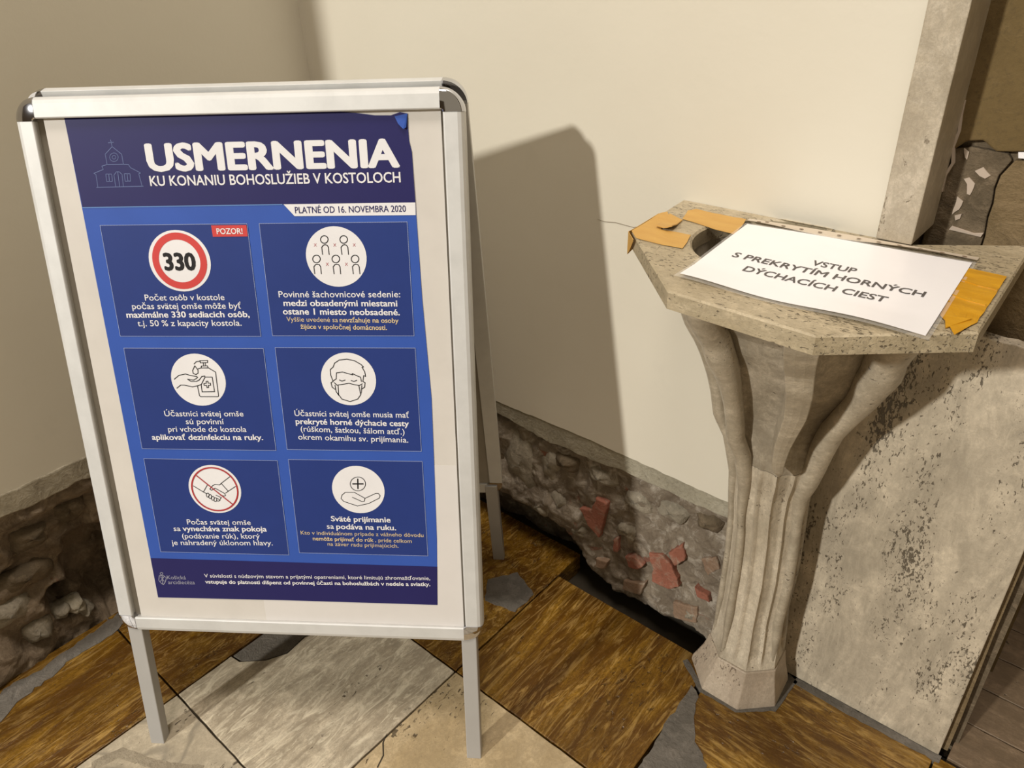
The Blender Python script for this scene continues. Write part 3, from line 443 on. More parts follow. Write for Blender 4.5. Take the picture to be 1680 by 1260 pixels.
o = mk('plaster_flake', *prism([(1.302, .938), (1.33, .9335), (1.341, .936), (1.3395, .931), (1.30, .9335)], .079, .084, WALLR), M['chip'], wall_r); fixn(o)
rocks = [(1.46, .855, .03, .016), (1.43, .875, .02, .010), (1.385, .86, .03, .014)]
for k, (u, v, a, b) in enumerate(rocks): rock('stone', WALLR, u, v, .094, a, b, .012, 'stone_dark' if k else 'brick', wall_r, k+60)
top = wavy([(1.515, .806), (1.42, .808), (1.30, .812), (1.15, .812)], .012, .0022, 6, False)
o = mk('trim_2', *prism([(1.15, .002), (1.514, .002)] + top, .044, .064, WALLR), M['slab']); fixn(o); tag(o, kind='structure'); bevel(o, .0018, 2); o['label'] = 'upright pale travertine slab with dark pits right of the pedestal'
o = mk('trim_3', *prism([(1.20, .001), (1.524, .001), (1.524, .10), (1.521, .30), (1.520, .79), (1.20, .79)], .064, .093, WALLR), M['tan_stone']); fixn(o); tag(o, kind='structure'); o['label'] = 'rough backing stone behind the upright slab'
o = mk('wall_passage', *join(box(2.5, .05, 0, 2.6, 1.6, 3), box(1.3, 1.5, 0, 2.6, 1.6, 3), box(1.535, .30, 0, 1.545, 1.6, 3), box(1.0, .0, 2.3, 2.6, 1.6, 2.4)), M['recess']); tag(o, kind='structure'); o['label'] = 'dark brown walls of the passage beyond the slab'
o = mk('wall_back', *box(2.5, 0, 0, 3.3, .1, 3.0), M['cream']); tag(o, kind='structure'); o['label'] = 'plaster wall beyond the passage opening'

# ================================================================== STONE PEDESTAL
ped = empty('stone_pedestal', (1.16, -.01, 0), 'carved travertine pedestal with ribbed corbel and eight-sided shelf against the wall', 'pedestal')
PROF = [(.0, 1.156, -.007, .0905), (.012, 1.156, -.007, .089), (.03, 1.158, -.007, .083), (.05, 1.160, -.007, .0765), (.07, 1.161, -.007, .072), (.085, 1.162, -.007, .0695), (.10, 1.162, -.007, .068), (.14, 1.162, -.007, .066), (.2, 1.161, -.007, .062), (.3, 1.163, -.007, .063), (.4, 1.160, -.009, .063), (.45, 1.157, -.012, .064), (.5, 1.157, -.016, .066), (.54, 1.160, -.021, .074), (.58, 1.161, -.025, .082), (.62, 1.157, -.031, .093), (.66, 1.160, -.037, .099), (.7, 1.166, -.043, .110), (.74, 1.172, -.05, .124), (.77, 1.173, -.055, .134), (.8, 1.173, -.061, .146), (.83, 1.171, -.067, .152), (.86, 1.172, -.080, .163), (.88, 1.173, -.088, .170), (.9085, 1.175, -.095, .177)]
def prof(z):
    for a, b in zip(PROF, PROF[1:]):
        if z <= b[0]:
            t = (z-a[0])/(b[0]-a[0]); return [a[i]+(b[i]-a[i])*t for i in (1, 2, 3)]
    return PROF[-1][1:]
KO = .4142
OCT = [(-1, -KO), (-KO, -1), (KO, -1), (1, -KO), (.93, KO), (KO, .7), (-KO, .7), (-.93, KO)]
def section(z, inset, hollow, sub=10):
    xc, yc, r = prof(z); pts = []
    for i in range(8):
        a = V(OCT[i]); b = V(OCT[(i+1) % 8])
        for k in range(sub):
            t = k/sub; p = a.lerp(b, t); nrm = ((a+b)/2).normalized()
            h = 0
            if i in (7, 0, 1, 2, 3):
                h = hollow(t, z)
            q = p*(r-inset) - nrm*h
            pts.append(V((xc+q.x, min(yc+q.y, .06), z)))
    return pts
def loft(zs, inset, hollow, sub=10, capb=True, capt=False):
    vs_, fs = [], []
    n = 8*sub
    for z in zs: vs_ += section(z, inset(z) if callable(inset) else inset, hollow, sub)
    for j in range(len(zs)-1):
        for i in range(n): fs.append([j*n+i, j*n+(i+1) % n, (j+1)*n+(i+1) % n, (j+1)*n+i])
    if capb: fs.append(list(range(n))[::-1])
    if capt: fs.append([(len(zs)-1)*n+i for i in range(n)])
    return vs_, fs
Lz = lambda a, b, n: [a+(b-a)*i/n for i in range(n+1)]
o = mk('base', *loft(Lz(0, .085, 12), 0, lambda t, z: 0, 4, True, True), M['base'], ped); fixn(o); bevel(o, .002, 2, 25); o['label'] = 'flared pinkish foot'
def hh(t, z):
    e = abs(t-.5)*2
    shaft = .0060*(1-e**4) - .0050*math.exp(-((t-.5)/.07)**2)
    k = smooth(.50, .64, z)
    cor = .004 + .017*k*(1-.75*smooth(.850, .866, z))*(1-e**8)
    lump = .0004*nz(t*.1+z, z, 3, 40)
    return (shaft*(1-k)+cor*k + lump) * smooth(.086, .12, z)
ins = lambda z: .003+.006*smooth(.5, .66, z)
o = mk('shaft', *loft(Lz(.086, .560, 44), ins, hh, 22, True, True), M['shaft'], ped, False); fixn(o)
o = mk('corbel', *loft(Lz(.5612, .9085, 70), ins, hh, 22, True, False), M['corbel'], ped, False); fixn(o); o['label'] = 'flaring corbel with hollow faces'
def vert(i, z, out=0):
    xc, yc, r = prof(z); a = V(OCT[i]); d = a.normalized(); return V((xc+a.x*r+d.x*out, yc+a.y*r+d.y*out, z))
def ribm(i, z0, z1, rad, out, n=60):
    path = [vert(i, z0+(z1-z0)*k/n, out(z0+(z1-z0)*k/n)) for k in range(n+1)]
    return tube(path, lambda t: rad(z0+(z1-z0)*t)*(1+.05*math.sin(t*60)*.3), 16)
def rad_main(z): return .0075 + .0075*smooth(.42, .60, z) + .0065*smooth(.70, .80, z) - .002*smooth(.86, .9, z) + .0004*math.sin(z*40)
for i, k, lb in ((0, .8, 'rib nearest the wall'), (1, .95, 'front left rib'), (3, 1.2, 'front right rib, thickest of them')):
    o = mk('rib', *ribm(i, .09, .9085, lambda z: rad_main(z)*k*(.55+.45*smooth(.09, .2, z)), lambda z: -rad_main(z)*k*(.80-.15*smooth(.55, .7, z))-.003*smooth(.2, .1, z)), M['rib'], ped, True); o['label'] = lb
o = mk('rib', *ribm(4, .09, .85, lambda z: .010, lambda z: -.012), M['corbel'], ped, True)
# short pointed fin in the middle of the front
fv, ff = [], []
zsF = Lz(.602, .9085, 24)
for z in zsF:
    t = (z-.602)/.3065; p = vert(2, z, 0); d = V((OCT[2][0], OCT[2][1], 0)).normalized(); s_ = V((-d.y, d.x, 0))
    wd = .008+.013*t**.8; out = .022+.008*t; out2 = out*.93
    for q in (p-d*.03-s_*wd, p+d*out2-s_*wd*.95, p+d*out-s_*wd*.3, p+d*out+s_*wd*.3, p+d*out2+s_*wd*.95, p-d*.03+s_*wd): fv.append(q)
for j in range(24):
    for k in range(6): ff.append([j*6+k, j*6+(k+1) % 6, j*6+6+(k+1) % 6, j*6+6+k])
ff.append([24*6+k for k in range(6)])
tip = vert(2, .580, .012); fv.append(tip)
for k in range(6): ff.append([k, (k+1) % 6, len(fv)-1])
o = mk('fin', fv, ff, M['rib'], ped); fixn(o); bevel(o, .0015, 2); o['label'] = 'pointed keel ending in a chipped tip'
# shelf slab with a round bowl opening
SP = [(.938, .0), (.952, -.168), (1.098, -.315), (1.279, -.324), (1.407, -.219), (1.4, .079), (1.2805, .079), (1.2805, -.0005), (1.2, -.0005)]
HC = (1.135, -.105); HR = .107
def hitpoly(ang, poly):
    d = (math.cos(ang), math.sin(ang)); best = None
    for i in range(len(poly)):
        a, b = poly[i], poly[(i+1) % len(poly)]; e = (b[0]-a[0], b[1]-a[1]); den = d[0]*e[1]-d[1]*e[0]
        if abs(den) < 1e-9: continue
        w0 = (a[0]-HC[0], a[1]-HC[1]); t = (w0[0]*e[1]-w0[1]*e[0])/den; u = (w0[0]*d[1]-w0[1]*d[0])/den
        if t > 0 and -1e-6 <= u <= 1+1e-6 and (best is None or t < best): best = t
    return best
angs = sorted([2*math.pi*k/128 for k in range(128)] + [math.atan2(p[1]-HC[1], p[0]-HC[0]) % (2*math.pi) for p in SP])
angs = [a for k, a in enumerate(angs) if k == 0 or a-angs[k-1] > 1e-4]
OP = []
for a in angs:
    t = hitpoly(a, SP); OP.append((HC[0]+math.cos(a)*t, HC[1]+math.sin(a)*t))
n = len(angs); vs_, fs = [], []
ZT = .932; ZB = .909
def inr(p, k):
    d = math.dist(p, HC); return (HC[0]+(p[0]-HC[0])*(d-k)/d, HC[1]+(p[1]-HC[1])*(d-k)/d)
rings = [[(HC[0]+math.cos(a)*HR, HC[1]+math.sin(a)*HR, ZB) for a in angs], [(HC[0]+math.cos(a)*HR, HC[1]+math.sin(a)*HR, ZT-.003) for a in angs], [(HC[0]+math.cos(a)*(HR+.003), HC[1]+math.sin(a)*(HR+.003), ZT) for a in angs], [(*inr(p, .0022), ZT) for p in OP], [(p[0], p[1], ZT-.0022) for p in OP], [(p[0], p[1], ZB) for p in OP]]
for r_ in rings: vs_ += [V(q) for q in r_]
for j in range(6):
    for i in range(n): fs.append([j*n+i, j*n+(i+1) % n, ((j+1) % 6)*n+(i+1) % n, ((j+1) % 6)*n+i])
o = mk('shelf_slab', vs_, fs, M['shelf'], ped); fixn(o); o['label'] = 'pitted cream travertine shelf slab'
vs_, fs = [], []; n = 64
for j in range(13):
    ph = math.pi/2*j/12; r_ = (HR+.001)*math.cos(ph*.93); z = ZB+.001-.085*math.sin(ph)
    for i in range(n): vs_.append(V((HC[0]+r_*math.cos(2*math.pi*i/n), HC[1]+r_*math.sin(2*math.pi*i/n), z)))
for j in range(12):
    for i in range(n): fs.append([j*n+i, (j+1)*n+i, (j+1)*n+(i+1) % n, j*n+(i+1) % n])
fs.append([12*n+i for i in range(n)])
o = mk('bowl', vs_, fs, M['corbel'], ped, True); o['label'] = 'hollowed bowl under the sheet'

# ---- ochre tape pieces
def sheet_obj(name, poly, z, mat, lab, cat, grp, zf=None, th=.0006):
    """thin sheet over an outline: fan grid with a height function"""
    cx = sum(p[0] for p in poly)/len(poly); cy = sum(p[1] for p in poly)/len(poly)
    n = len(poly); vs_, fs = [V((cx, cy, z+(zf(cx, cy) if zf else 0)))], []
    K_ = 6
    for k in range(1, K_+1):
        for p in poly:
            x = cx+(p[0]-cx)*k/K_; y = cy+(p[1]-cy)*k/K_; vs_.append(V((x, y, z+(zf(x, y) if zf else 0))))
    for i in range(n): fs.append([0, 1+i, 1+(i+1) % n])
    for k in range(K_-1):
        for i in range(n): fs.append([1+k*n+i, 1+(k+1)*n+i, 1+(k+1)*n+(i+1) % n, 1+k*n+(i+1) % n])
    o = mk(name, vs_, fs, mat, None, False, (cx, cy, z)); fixn(o)
    s_ = o.modifiers.new('thickness', 'SOLIDIFY'); s_.thickness = th; s_.offset = 1
    tag(o, lab, cat, grp); return o
GT = 'tape on the pedestal shelf'
sheet_obj('tape_strip', wavy([(.9846, -.0842), (.9721, -.0463), (.9791, -.0328), (1.0085, -.0357), (1.06, -.0337), (1.0683, -.0649), (1.0749, -.0997), (1.0419, -.0960), (1.0144, -.0885)], .008, .0008, 2), ZT+.0004, M['tape'], 'ochre tape strip at the back of the shelf, touching the plastic sleeve', 'tape', GT, lambda x, y: .0004+.0006*nz(x, y, 0, 40))
ta = sheet_obj('tape_strip', wavy([(.9495, -.135), (.9440, -.0776), (.9497, -.0673), (.9699, -.0955), (.9715, -.1318), (.9862, -.1423), (1.0022, -.1363), (1.0277, -.136), (1.0379, -.1651), (1.0439, -.1864), (1.0152, -.1904), (.9832, -.1891), (.972, -.188), (.9515, -.1675)], .008, .0006, 3), ZT+.0004, M['tape'], 'ochre tape wrapped over the left corner of the shelf', 'tape', GT, lambda x, y: .0004+.0004*nz(x, y, 0, 40))
ORIG[ta] = ta.location.copy()
ev = [(.945, -.0776), (.9485, -.12), (.9508, -.150), (.9512, -.169), (.961, -.179), (.974, -.192)]
dr = [.004, .015, .030, .034, .022, .003]
vs_, fs = [], []
for k in range(5):
    for (x, y), d_ in zip(ev, dr):
        t = k/4; ox, oy = (-.0012, -.0012); wv = .0015*math.sin((x+y)*300+k)
        vs_.append(V((x+ox+wv*t-.001, y+oy-wv*t-.001, ZT+.0006-d_*t)))
for k in range(4):
    for i in range(5): fs.append([k*6+i, k*6+i+1, k*6+7+i, k*6+6+i])
o = mk('folded_flap', vs_, fs, M['tape'], ta); s_ = o.modifiers.new('thickness', 'SOLIDIFY'); s_.thickness = .0007
sheet_obj('tape_strip', wavy([(.9736, -.1382), (.9567, -.0735), (.9875, -.0886), (.9911, -.1077), (.9986, -.1389), (.9929, -.1428)], .005, .0005, 4), ZT+.0018, M['tape'], 'small loose ochre tape scrap curling up on the left corner tape', 'tape', GT, lambda x, y: .004*smooth(-.11, -.142, y) + .004*smooth(.985, 1.0, x), th=.0014)
def rw(x, y): return .0005 + .0014*abs(math.sin((y*.97+x*.1)*62)) * (1 if y > -.2 else .6)
tb = sheet_obj('tape_strip', wavy([(1.352, -.052), (1.3781, -.0522), (1.397, -.0537), (1.3985, -.1101), (1.3995, -.162), (1.4, -.1991), (1.394, -.2238), (1.3892, -.2425), (1.3781, -.222), (1.3655, -.2047), (1.357, -.1593), (1.353, -.104)], .006, .0008, 5), ZT+.0004, M['tape_r'], 'glossy orange creased tape at the right end of the shelf', 'tape', GT, rw)
ORIG[tb] = tb.location.copy()
for k, y in enumerate((-.092, -.142)):
    q = [(1.3575+.002*k, y), (1.377, y-.006), (1.397, y-.008), (1.397, y-.0105), (1.377, y-.0085), (1.3575+.002*k, y-.0022)]
    o = mk('crease', *prism(q, ZT+.001, ZT+.0032, FLOOR), M['tape_r'], tb); fixn(o)
o = mk('folded_corner', [V((1.3705, -.206, ZT+.003)), V((1.394, -.198, ZT+.004)), V((1.378, -.232, ZT+.002)), V((1.3705, -.206, ZT+.0012)), V((1.394, -.198, ZT+.0012)), V((1.378, -.232, ZT+.0008))], [(0, 2, 1), (3, 4, 5), (0, 1, 4, 3), (1, 2, 5, 4), (2, 0, 3, 5)], M['tape_r'], tb); fixn(o)
st = T['recess']['sticker']
o = mk('paper_label', *prism(st, .0785, .0799, WALLR), M['paper'], None, False, (1.357, .0785, 1.041)); fixn(o); tag(o, 'tiny blank white label stuck on the brown recess wall', 'label')

# unseen wall behind the camera, added to darken chrome reflections and ambient light
wf = mk('unseen_far_wall', *box(-6.0, -12.1, 0, 8.0, -12.0, 8.0), M['jamb']); tag(wf, kind='structure'); wf['label'] = 'unseen dark far wall, added for the chrome reflections'
# ================================================================== LETTERING
_tc = {}
def glyphs(s, bold):
    key = (s, bold)
    if key not in _tc:
        c = bpy.data.curves.new('t', 'FONT'); c.body = s; c.size = 1; c.offset = bold; c.resolution_u = 3
        o = bpy.data.objects.new('t', c); COL.objects.link(o)
        dg = bpy.context.evaluated_depsgraph_get(); me = bpy.data.meshes.new_from_object(o.evaluated_get(dg))
        vv = [(v.co.x, v.co.y) for v in me.vertices]; ff = [list(p.vertices) for p in me.polygons]
        bpy.data.objects.remove(o); bpy.data.curves.remove(c); bpy.data.meshes.remove(me)
        _tc[key] = (vv, ff)
    return _tc[key]
CAPH = .727
def line_mesh(segs, p0, p1, cap, c, fr, slant=0):
    """segs [(text, weight)] laid from p0 to p1 (baseline ends) in frame fr"""
    V_, F_ = [], []; x = 0
    for s, b in segs:
        vv, ff = glyphs(s, 0); x0 = min(v[0] for v in vv); x1 = max(v[0] for v in vv)
        cps = [(0, 0)] if b < .003 else [(0, 0)]+[(b*math.cos(math.pi*k/4), b*math.sin(math.pi*k/4)*.75) for k in range(8)]
        for q, (dx, dy) in enumerate(cps):
            k = len(V_); V_ += [(v[0]-x0+x+dx, v[1]+dy, q*.000012) for v in vv]; F_ += [[i+k for i in f] for f in ff]
        x += x1-x0+.27
    Wd = x-.27; L = math.dist(p0, p1); ux, uy = (p1[0]-p0[0])/L, (p1[1]-p0[1])/L
    sx, sy = L/Wd, cap/CAPH
    return [fr(p0[0]+ux*X*sx-uy*Y*sy, p0[1]+uy*X*sx+ux*Y*sy, c+dz) for X, Y, dz in V_], F_
def facing(o, nrm):
    me = o.data
    if me.polygons and me.polygons[0].normal.dot(nrm) < 0: me.flip_normals()
    return o
def stroke(lines, wd, c, fr):
    vs_, fs = [], []
    for pts in lines:
        for a, b in zip(pts, pts[1:]):
            L = math.dist(a, b)
            if L < 1e-6: continue
            ux, uy = (b[0]-a[0])/L, (b[1]-a[1])/L; e = wd*.35; h = wd/2; k = len(vs_)
            A = (a[0]-ux*e, a[1]-uy*e); B = (b[0]+ux*e, b[1]+uy*e)
            for q in ((A[0]+uy*h, A[1]-ux*h), (B[0]+uy*h, B[1]-ux*h), (B[0]-uy*h, B[1]+ux*h), (A[0]-uy*h, A[1]+ux*h)): vs_.append(fr(q[0], q[1], c))
            fs.append([k, k+1, k+2, k+3])
    return vs_, fs
def disc(cx, cy, r, c, fr, n=48, r0=0, ry=None):
    ry = ry or r
    if not r0: return [fr(cx+r*math.cos(2*math.pi*i/n), cy+ry*math.sin(2*math.pi*i/n), c) for i in range(n)], [list(range(n))]
    vs_ = []; fs = []
    for i in range(n):
        a = 2*math.pi*i/n; vs_ += [fr(cx+r0*math.cos(a), cy+r0*math.sin(a), c), fr(cx+r*math.cos(a), cy+r*math.sin(a), c)]
    for i in range(n):
        j = (i+1) % n; fs.append([2*i, 2*i+1, 2*j+1, 2*j])
    return vs_, fs
def flatp(poly, c, fr): return [fr(a, b, c) for a, b in poly], [list(range(len(poly)))]

# ================================================================== NOTICE ON THE SHELF
notice = empty('paper_notice', (1.21, -.16, ZT), 'white printed sheet in a clear plastic sleeve lying on the pedestal shelf', 'notice')
def quad(P, lift):
    # bilinear sheet, u from left to right, v from back to front; the left edge bows inward
    def f(u, v):
        a = V(P[0]).lerp(V(P[1]), u); b = V(P[3]).lerp(V(P[2]), u); p = a.lerp(b, v)
        bow = .006*math.sin(math.pi*v)*(1-u)**3
        sag = lift - .0 + .0008*(1+math.sin(u*5+v*3)) + .006*(math.sin(math.pi*min(1, v*1.1)))*max(0, 1-u*4)*0 + .0035*max(0, v-.8)/.2*(.5+.5*math.sin(u*9+1))
        return V((p.x+bow*0, p.y, ZT+.0022+sag))
    return f
def gridsheet(f, nu, nv):
    vs_ = [f(i/nu, j/nv) for j in range(nv+1) for i in range(nu+1)]
    return vs_, [[j*(nu+1)+i, (j+1)*(nu+1)+i, (j+1)*(nu+1)+i+1, j*(nu+1)+i+1] for j in range(nv) for i in range(nu)]
PQ = [(1.073, -.0575), (1.355, -.0325), (1.3685, -.2700), (1.0905, -.2755)]
SQ = [(1.0675, -.0500), (1.3585, -.0245), (1.3735, -.2760), (1.0860, -.2825)]
SS = [(1.0640, -.0315), (1.3570, -.0065), (1.3585, -.0245), (1.0675, -.0500)]
fq = quad(PQ, .0008)
o = mk('sheet', *gridsheet(fq, 30, 20), M['paper'], notice, True); facing(o, V((0, 0, 1))); o['label'] = 'white paper sheet'
o = mk('sleeve', *gridsheet(quad(SQ, -.0004), 30, 20), M['film'], notice, True); facing(o, V((0, 0, 1))); o['label'] = 'clear plastic sleeve'
o = mk('binding_strip', *gridsheet(quad(SS, -.0004), 30, 3), M['strip_film'], notice, True); facing(o, V((0, 0, 1))); o['label'] = 'milky punched edge of the sleeve'
hm = []
for (x, y) in [(1.082, -.0405), (1.0918, -.0352)] + [(1.0918+.0251*k, -.0352-.0045+.00215*k) for k in range(1, 11)]:
    hm.append(disc(x, y+.001, .0030, ZT+.0036, FLOOR, 14, 0, .0020))
o = mk('punched_holes', *join(*hm), M['hole'], notice); facing(o, V((0, 0, 1)))
def onsheet(x, y, c): return V((x, y, ZT+.0022+.0008+.0014+c))
def fit_on(x, y, c):
    # height of the sheet under a point
    a, b, d_ = V((*PQ[0], 0)), V((*PQ[1], 0)), V((*PQ[3], 0))
    e1, e2 = b-a, d_-a; p = V((x, y, 0))-a; det = e1.x*e2.y-e1.y*e2.x
    u = (p.x*e2.y-p.y*e2.x)/det; v = (e1.x*p.y-e1.y*p.x)/det
    q = fq(min(1, max(0, u)), min(1, max(0, v))); return V((x, y, q.z+.00045+c))
lt = [line_mesh([('VSTUP', .018)], (1.2025, -.1515), (1.2540, -.1468), .0172, 0, fit_on), line_mesh([('S PREKRYTÍM HORNÝCH', .018)], (1.1125, -.1842), (1.3385, -.1722), .0172, 0, fit_on), line_mesh([('DÝCHACÍCH CIEST', .018)], (1.1435, -.2172), (1.3095, -.2103), .0172, 0, fit_on)]
o = mk('lettering', *join(*lt), M['grey_ink'], notice); facing(o, V((0, 0, 1))); o['label'] = 'bold grey capital lettering'

# ================================================================== SANDWICH BOARD
sa = R(36.5); U = V((math.cos(sa), math.sin(sa), 0)); NN = V((-U.y, U.x, 0))
F1 = V((.37093, -.86455, 0))
def frame(org, lean, sgn):
    up = V((0, 0, math.cos(lean))) + NN*(sgn*math.sin(lean)); out = (-NN*sgn*math.cos(lean)) + V((0, 0, math.sin(lean)))
    return lambda a, b, c: org + U*a + up*b + out*c
SF = frame(F1, R(13.2), 1)
SB = frame(F1 + NN*.542, R(11.6), -1)
sign = empty('sandwich_board', F1+U*.32+NN*.26, 'silver framed A-shaped pavement board with chrome corners standing in the corner', 'sign')
FN = (SF(0, 0, 1)-SF(0, 0, 0)).normalized()
A0, A1, B0, B1 = -.013, .6475, .2535, 1.1560
PR = [(0, -.021), (0, -.011), (.0012, -.0055), (.0045, -.0018), (.0095, 0), (.0285, .0004), (.0300, -.0010), (.0300, -.0050), (.0280, -.0050), (.0280, -.021)]
CR = .0335
def rail(p, q, inward, fr):
    vs_ = []
    for e in (p, q):
        for (wd, c) in PR: vs_.append(fr(e[0]+inward[0]*wd, e[1]+inward[1]*wd, c))
    n = len(PR); fs = [[i, (i+1) % n, n+(i+1) % n, n+i] for i in range(n)] + [list(range(n))[::-1], [n+i for i in range(n)]]
    return vs_, fs
def corner(cx, cy, a0, fr):
    vs_, fs = [], []; n = len(PR); S_ = 14
    for k in range(S_+1):
        a = a0+math.pi/2*k/S_
        for (wd, c) in PR:
            r_ = max(.0005, CR-wd); vs_.append(fr(cx+r_*math.cos(a), cy+r_*math.sin(a), c+.0006*(1 if c > -.02 else 0)))
    for k in range(S_):
        for i in range(n): fs.append([k*n+i, k*n+(i+1) % n, (k+1)*n+(i+1) % n, (k+1)*n+i])
    fs += [list(range(n))[::-1], [S_*n+i for i in range(n)]]
    return vs_, fs
def frame_panel(fr, front):
    tagw = 'front' if front else 'rear'
    for (p, q, inw) in (((A0+CR, B1), (A1-CR, B1), (0, -1)), ((A0+CR, B0), (A1-CR, B0), (0, 1)), ((A0, B0+CR), (A0, B1-CR), (1, 0)), ((A1, B0+CR), (A1, B1-CR), (-1, 0))):
        o = mk('frame_rail', *rail(p, q, inw, fr), M['alu'], sign); fixn(o); bevel(o, .0006, 2, 40)
        e = .0007
    for (cx, cy, a) in ((A0+CR, B1-CR, math.pi/2), (A1-CR, B1-CR, 0), (A0+CR, B0+CR, math.pi), (A1-CR, B0+CR, -math.pi/2)):
        o = mk('frame_corner', *corner(cx, cy, a, fr), M['chrome'], sign, True); fixn(o)
        ed = o.modifiers.new('edge', 'EDGE_SPLIT'); ed.split_angle = R(40); o['label'] = 'chrome quarter-round corner'
    o = mk('back_panel', *prism(rect(A0+.01, B0+.01, A1-.01, B1-.01), -.0165, -.0125, fr), M['board'], sign); fixn(o)
    for a in (.0005, .6085):
        o = mk('leg', *prism([(a, 0), (a+.0265, 0), (a+.0265, B0+.025), (a, B0+.025)], -.0245, -.0035, fr), M['alu_leg'], sign); fixn(o)
        bevel(o, .0015, 2)
frame_panel(SF, True); frame_panel(SB, False)
for a in (.08, .53):
    o = mk('hinge', *join(prism(rect(a, 1.108, a+.045, 1.142), -.0235, -.0205, SF), prism(rect(a, 1.1, a+.045, 1.142), -.0235, -.0205, SB)), M['alu'], sign); fixn(o)
top_mid = lambda a, d, z: F1 + U*a + NN*d + V((0, 0, z))
o = mk('hinge', *prism(rect(.05, .262, .58, .292), 1.1065, 1.1085, top_mid), M['alu'], sign); fixn(o); o['label'] = 'long top hinge plate between the two frames'
o = mk('backing_sheet', *prism(rect(.0275, B0+.022, .6135, B1-.024), -.0100, -.0088, SF), M['backing'], sign); fixn(o); o['label'] = 'off-white sheet behind the poster'
o = mk('cover_edge', *prism([(.5600, .585), (.6130, .585), (.6130, .277), (.2600, .277), (.2600, .33), (.56, .33)], -.0088, -.0085, SF), M['cover'], sign); fixn(o); o['label'] = 'whiter lower right part of the backing'

# ---- poster
poster = empty('poster', SF(.32, .32, -.0088), 'blue printed church poster with six rule panels in the sandwich board', 'poster')
PC = -.0079
po = [(.0665, .3215), (.30, .3235), (.5690, .3235), (.5745, .45), (.5765, .56), (.5785, .70), (.5725, .86), (.5705, 1.00), (.5695, 1.07), (.5665, 1.085), (.5660, 1.105), (.5665, 1.1215), (.5560, 1.1235), (.5430, 1.1195), (.5200, 1.1200), (.4950, 1.1235), (.4700, 1.1262), (.44, 1.1272), (.0605, 1.1272)]
o = mk('sheet', *prism(po, PC-.0005, PC, SF), M['blue'], poster); fixn(o); bevel(o, .0002, 1)
def fl(name, me, mat, parent, lab=None):
    o = mk(name, me[0], me[1], M[mat], parent); 
    import bmesh
    bm = bmesh.new(); bm.from_mesh(o.data)
    bm.normal_update()
    for f in bm.faces:
        if f.normal.dot(FN) < 0: f.normal_flip()
    bm.to_mesh(o.data); bm.free()
    if lab: o['label'] = lab
    return o
c1, c2, c3, c4, c5 = PC+.0003, PC+.0006, PC+.0009, PC+.0012, PC+.0015
hb = [(.0628, .9992), (.5706, .9996)] + [(p[0]-.0002, p[1]) for p in po if p[1] > 1.0 and p[0] > .1][0:] + [(.0605, 1.1270)]
hd = fl('header_band', flatp(hb, c1, SF), 'navy', poster, 'dark navy header band')
ft = fl('footer_band', flatp([(.0665, .3220), (.30, .3240), (.5688, .3240), (.5722, .3990), (.0662, .4010)], c1, SF), 'navy', poster, 'dark navy footer band')
fl('rule_line', stroke([[(.0630, .9990), (.372, .9996)]], .0011, c2, SF), 'edge_ink', poster, 'light blue line under the header')
fl('title', line_mesh([('USMERNENIA', .045)], (.1775, 1.0508), (.5488, 1.0506), .0385, c2, SF), 'white_ink', hd, 'large white heading')
fl('subtitle', line_mesh([('KU KONANIU BOHOSLUŽIEB V KOSTOLOCH', .016)], (.1752, 1.0290), (.5508, 1.0286), .0150, c2, SF), 'white_ink', hd)
fl('church_drawing', stroke(T['church'], .0009, c2, SF), 'church_ink', hd, 'thin line drawing of a church')
db = fl('date_band', flatp([(.3740, .9999), (.3890, .9825), (.5700, .9820), (.5704, .9999)], c2, SF), 'white_ink', poster, 'white band with the date')
fl('lettering', line_mesh([('PLATNÉ OD 16. NOVEMBRA 2020', .008)], (.3905, .9868), (.5560, .9870), .0096, c3, SF), 'navy', db)
fl('lettering', line_mesh([('V súvislosti s núdzovým stavom a prijatými opatreniami, ktoré limitujú zhromažďovanie,', .004)], (.1590, .3655), (.5591, .3730), .0074, c2, SF), 'white_ink', ft)
fl('lettering', line_mesh([('vstupuje do platnosti dišpenz od povinnej účasti na bohoslužbách v nedele a sviatky.', .022)], (.1592, .3535), (.5585, .3612), .0074, c2, SF), 'white_ink', ft)
fl('lettering', join(line_mesh([('Košická', .0)], (.0903, .3598), (.1245, .3605), .0078, c2, SF), line_mesh([('arcidiecéza', .0)], (.0905, .3500), (.1395, .3512), .0078, c2, SF)), 'dim_ink', ft)
fl('crest', stroke(T['crest'], .0011, c2, SF), 'dim_ink', ft, 'small faded crest')
fl('curled_corner', ([SF(.5665, 1.1215, PC+.0004), SF(.5480, 1.1180, PC+.0010), SF(.5530, 1.1080, PC+.0035), SF(.5600, 1.1010, PC+.0045), SF(.5640, 1.1030, PC+.0030)], [[0, 1, 2], [0, 2, 3], [0, 3, 4]]), 'blue', hd, 'curled top right corner')
def dash(p, q, step=.0024):
    L = math.dist(p, q); n = int(L/step); out = []
    for i in range(n):
        t0, t1 = i/n, (i+.66)/n; out.append([(p[0]+(q[0]-p[0])*t0, p[1]+(q[1]-p[1])*t0), (p[0]+(q[0]-p[0])*t1, p[1]+(q[1]-p[1])*t1)])
    return out
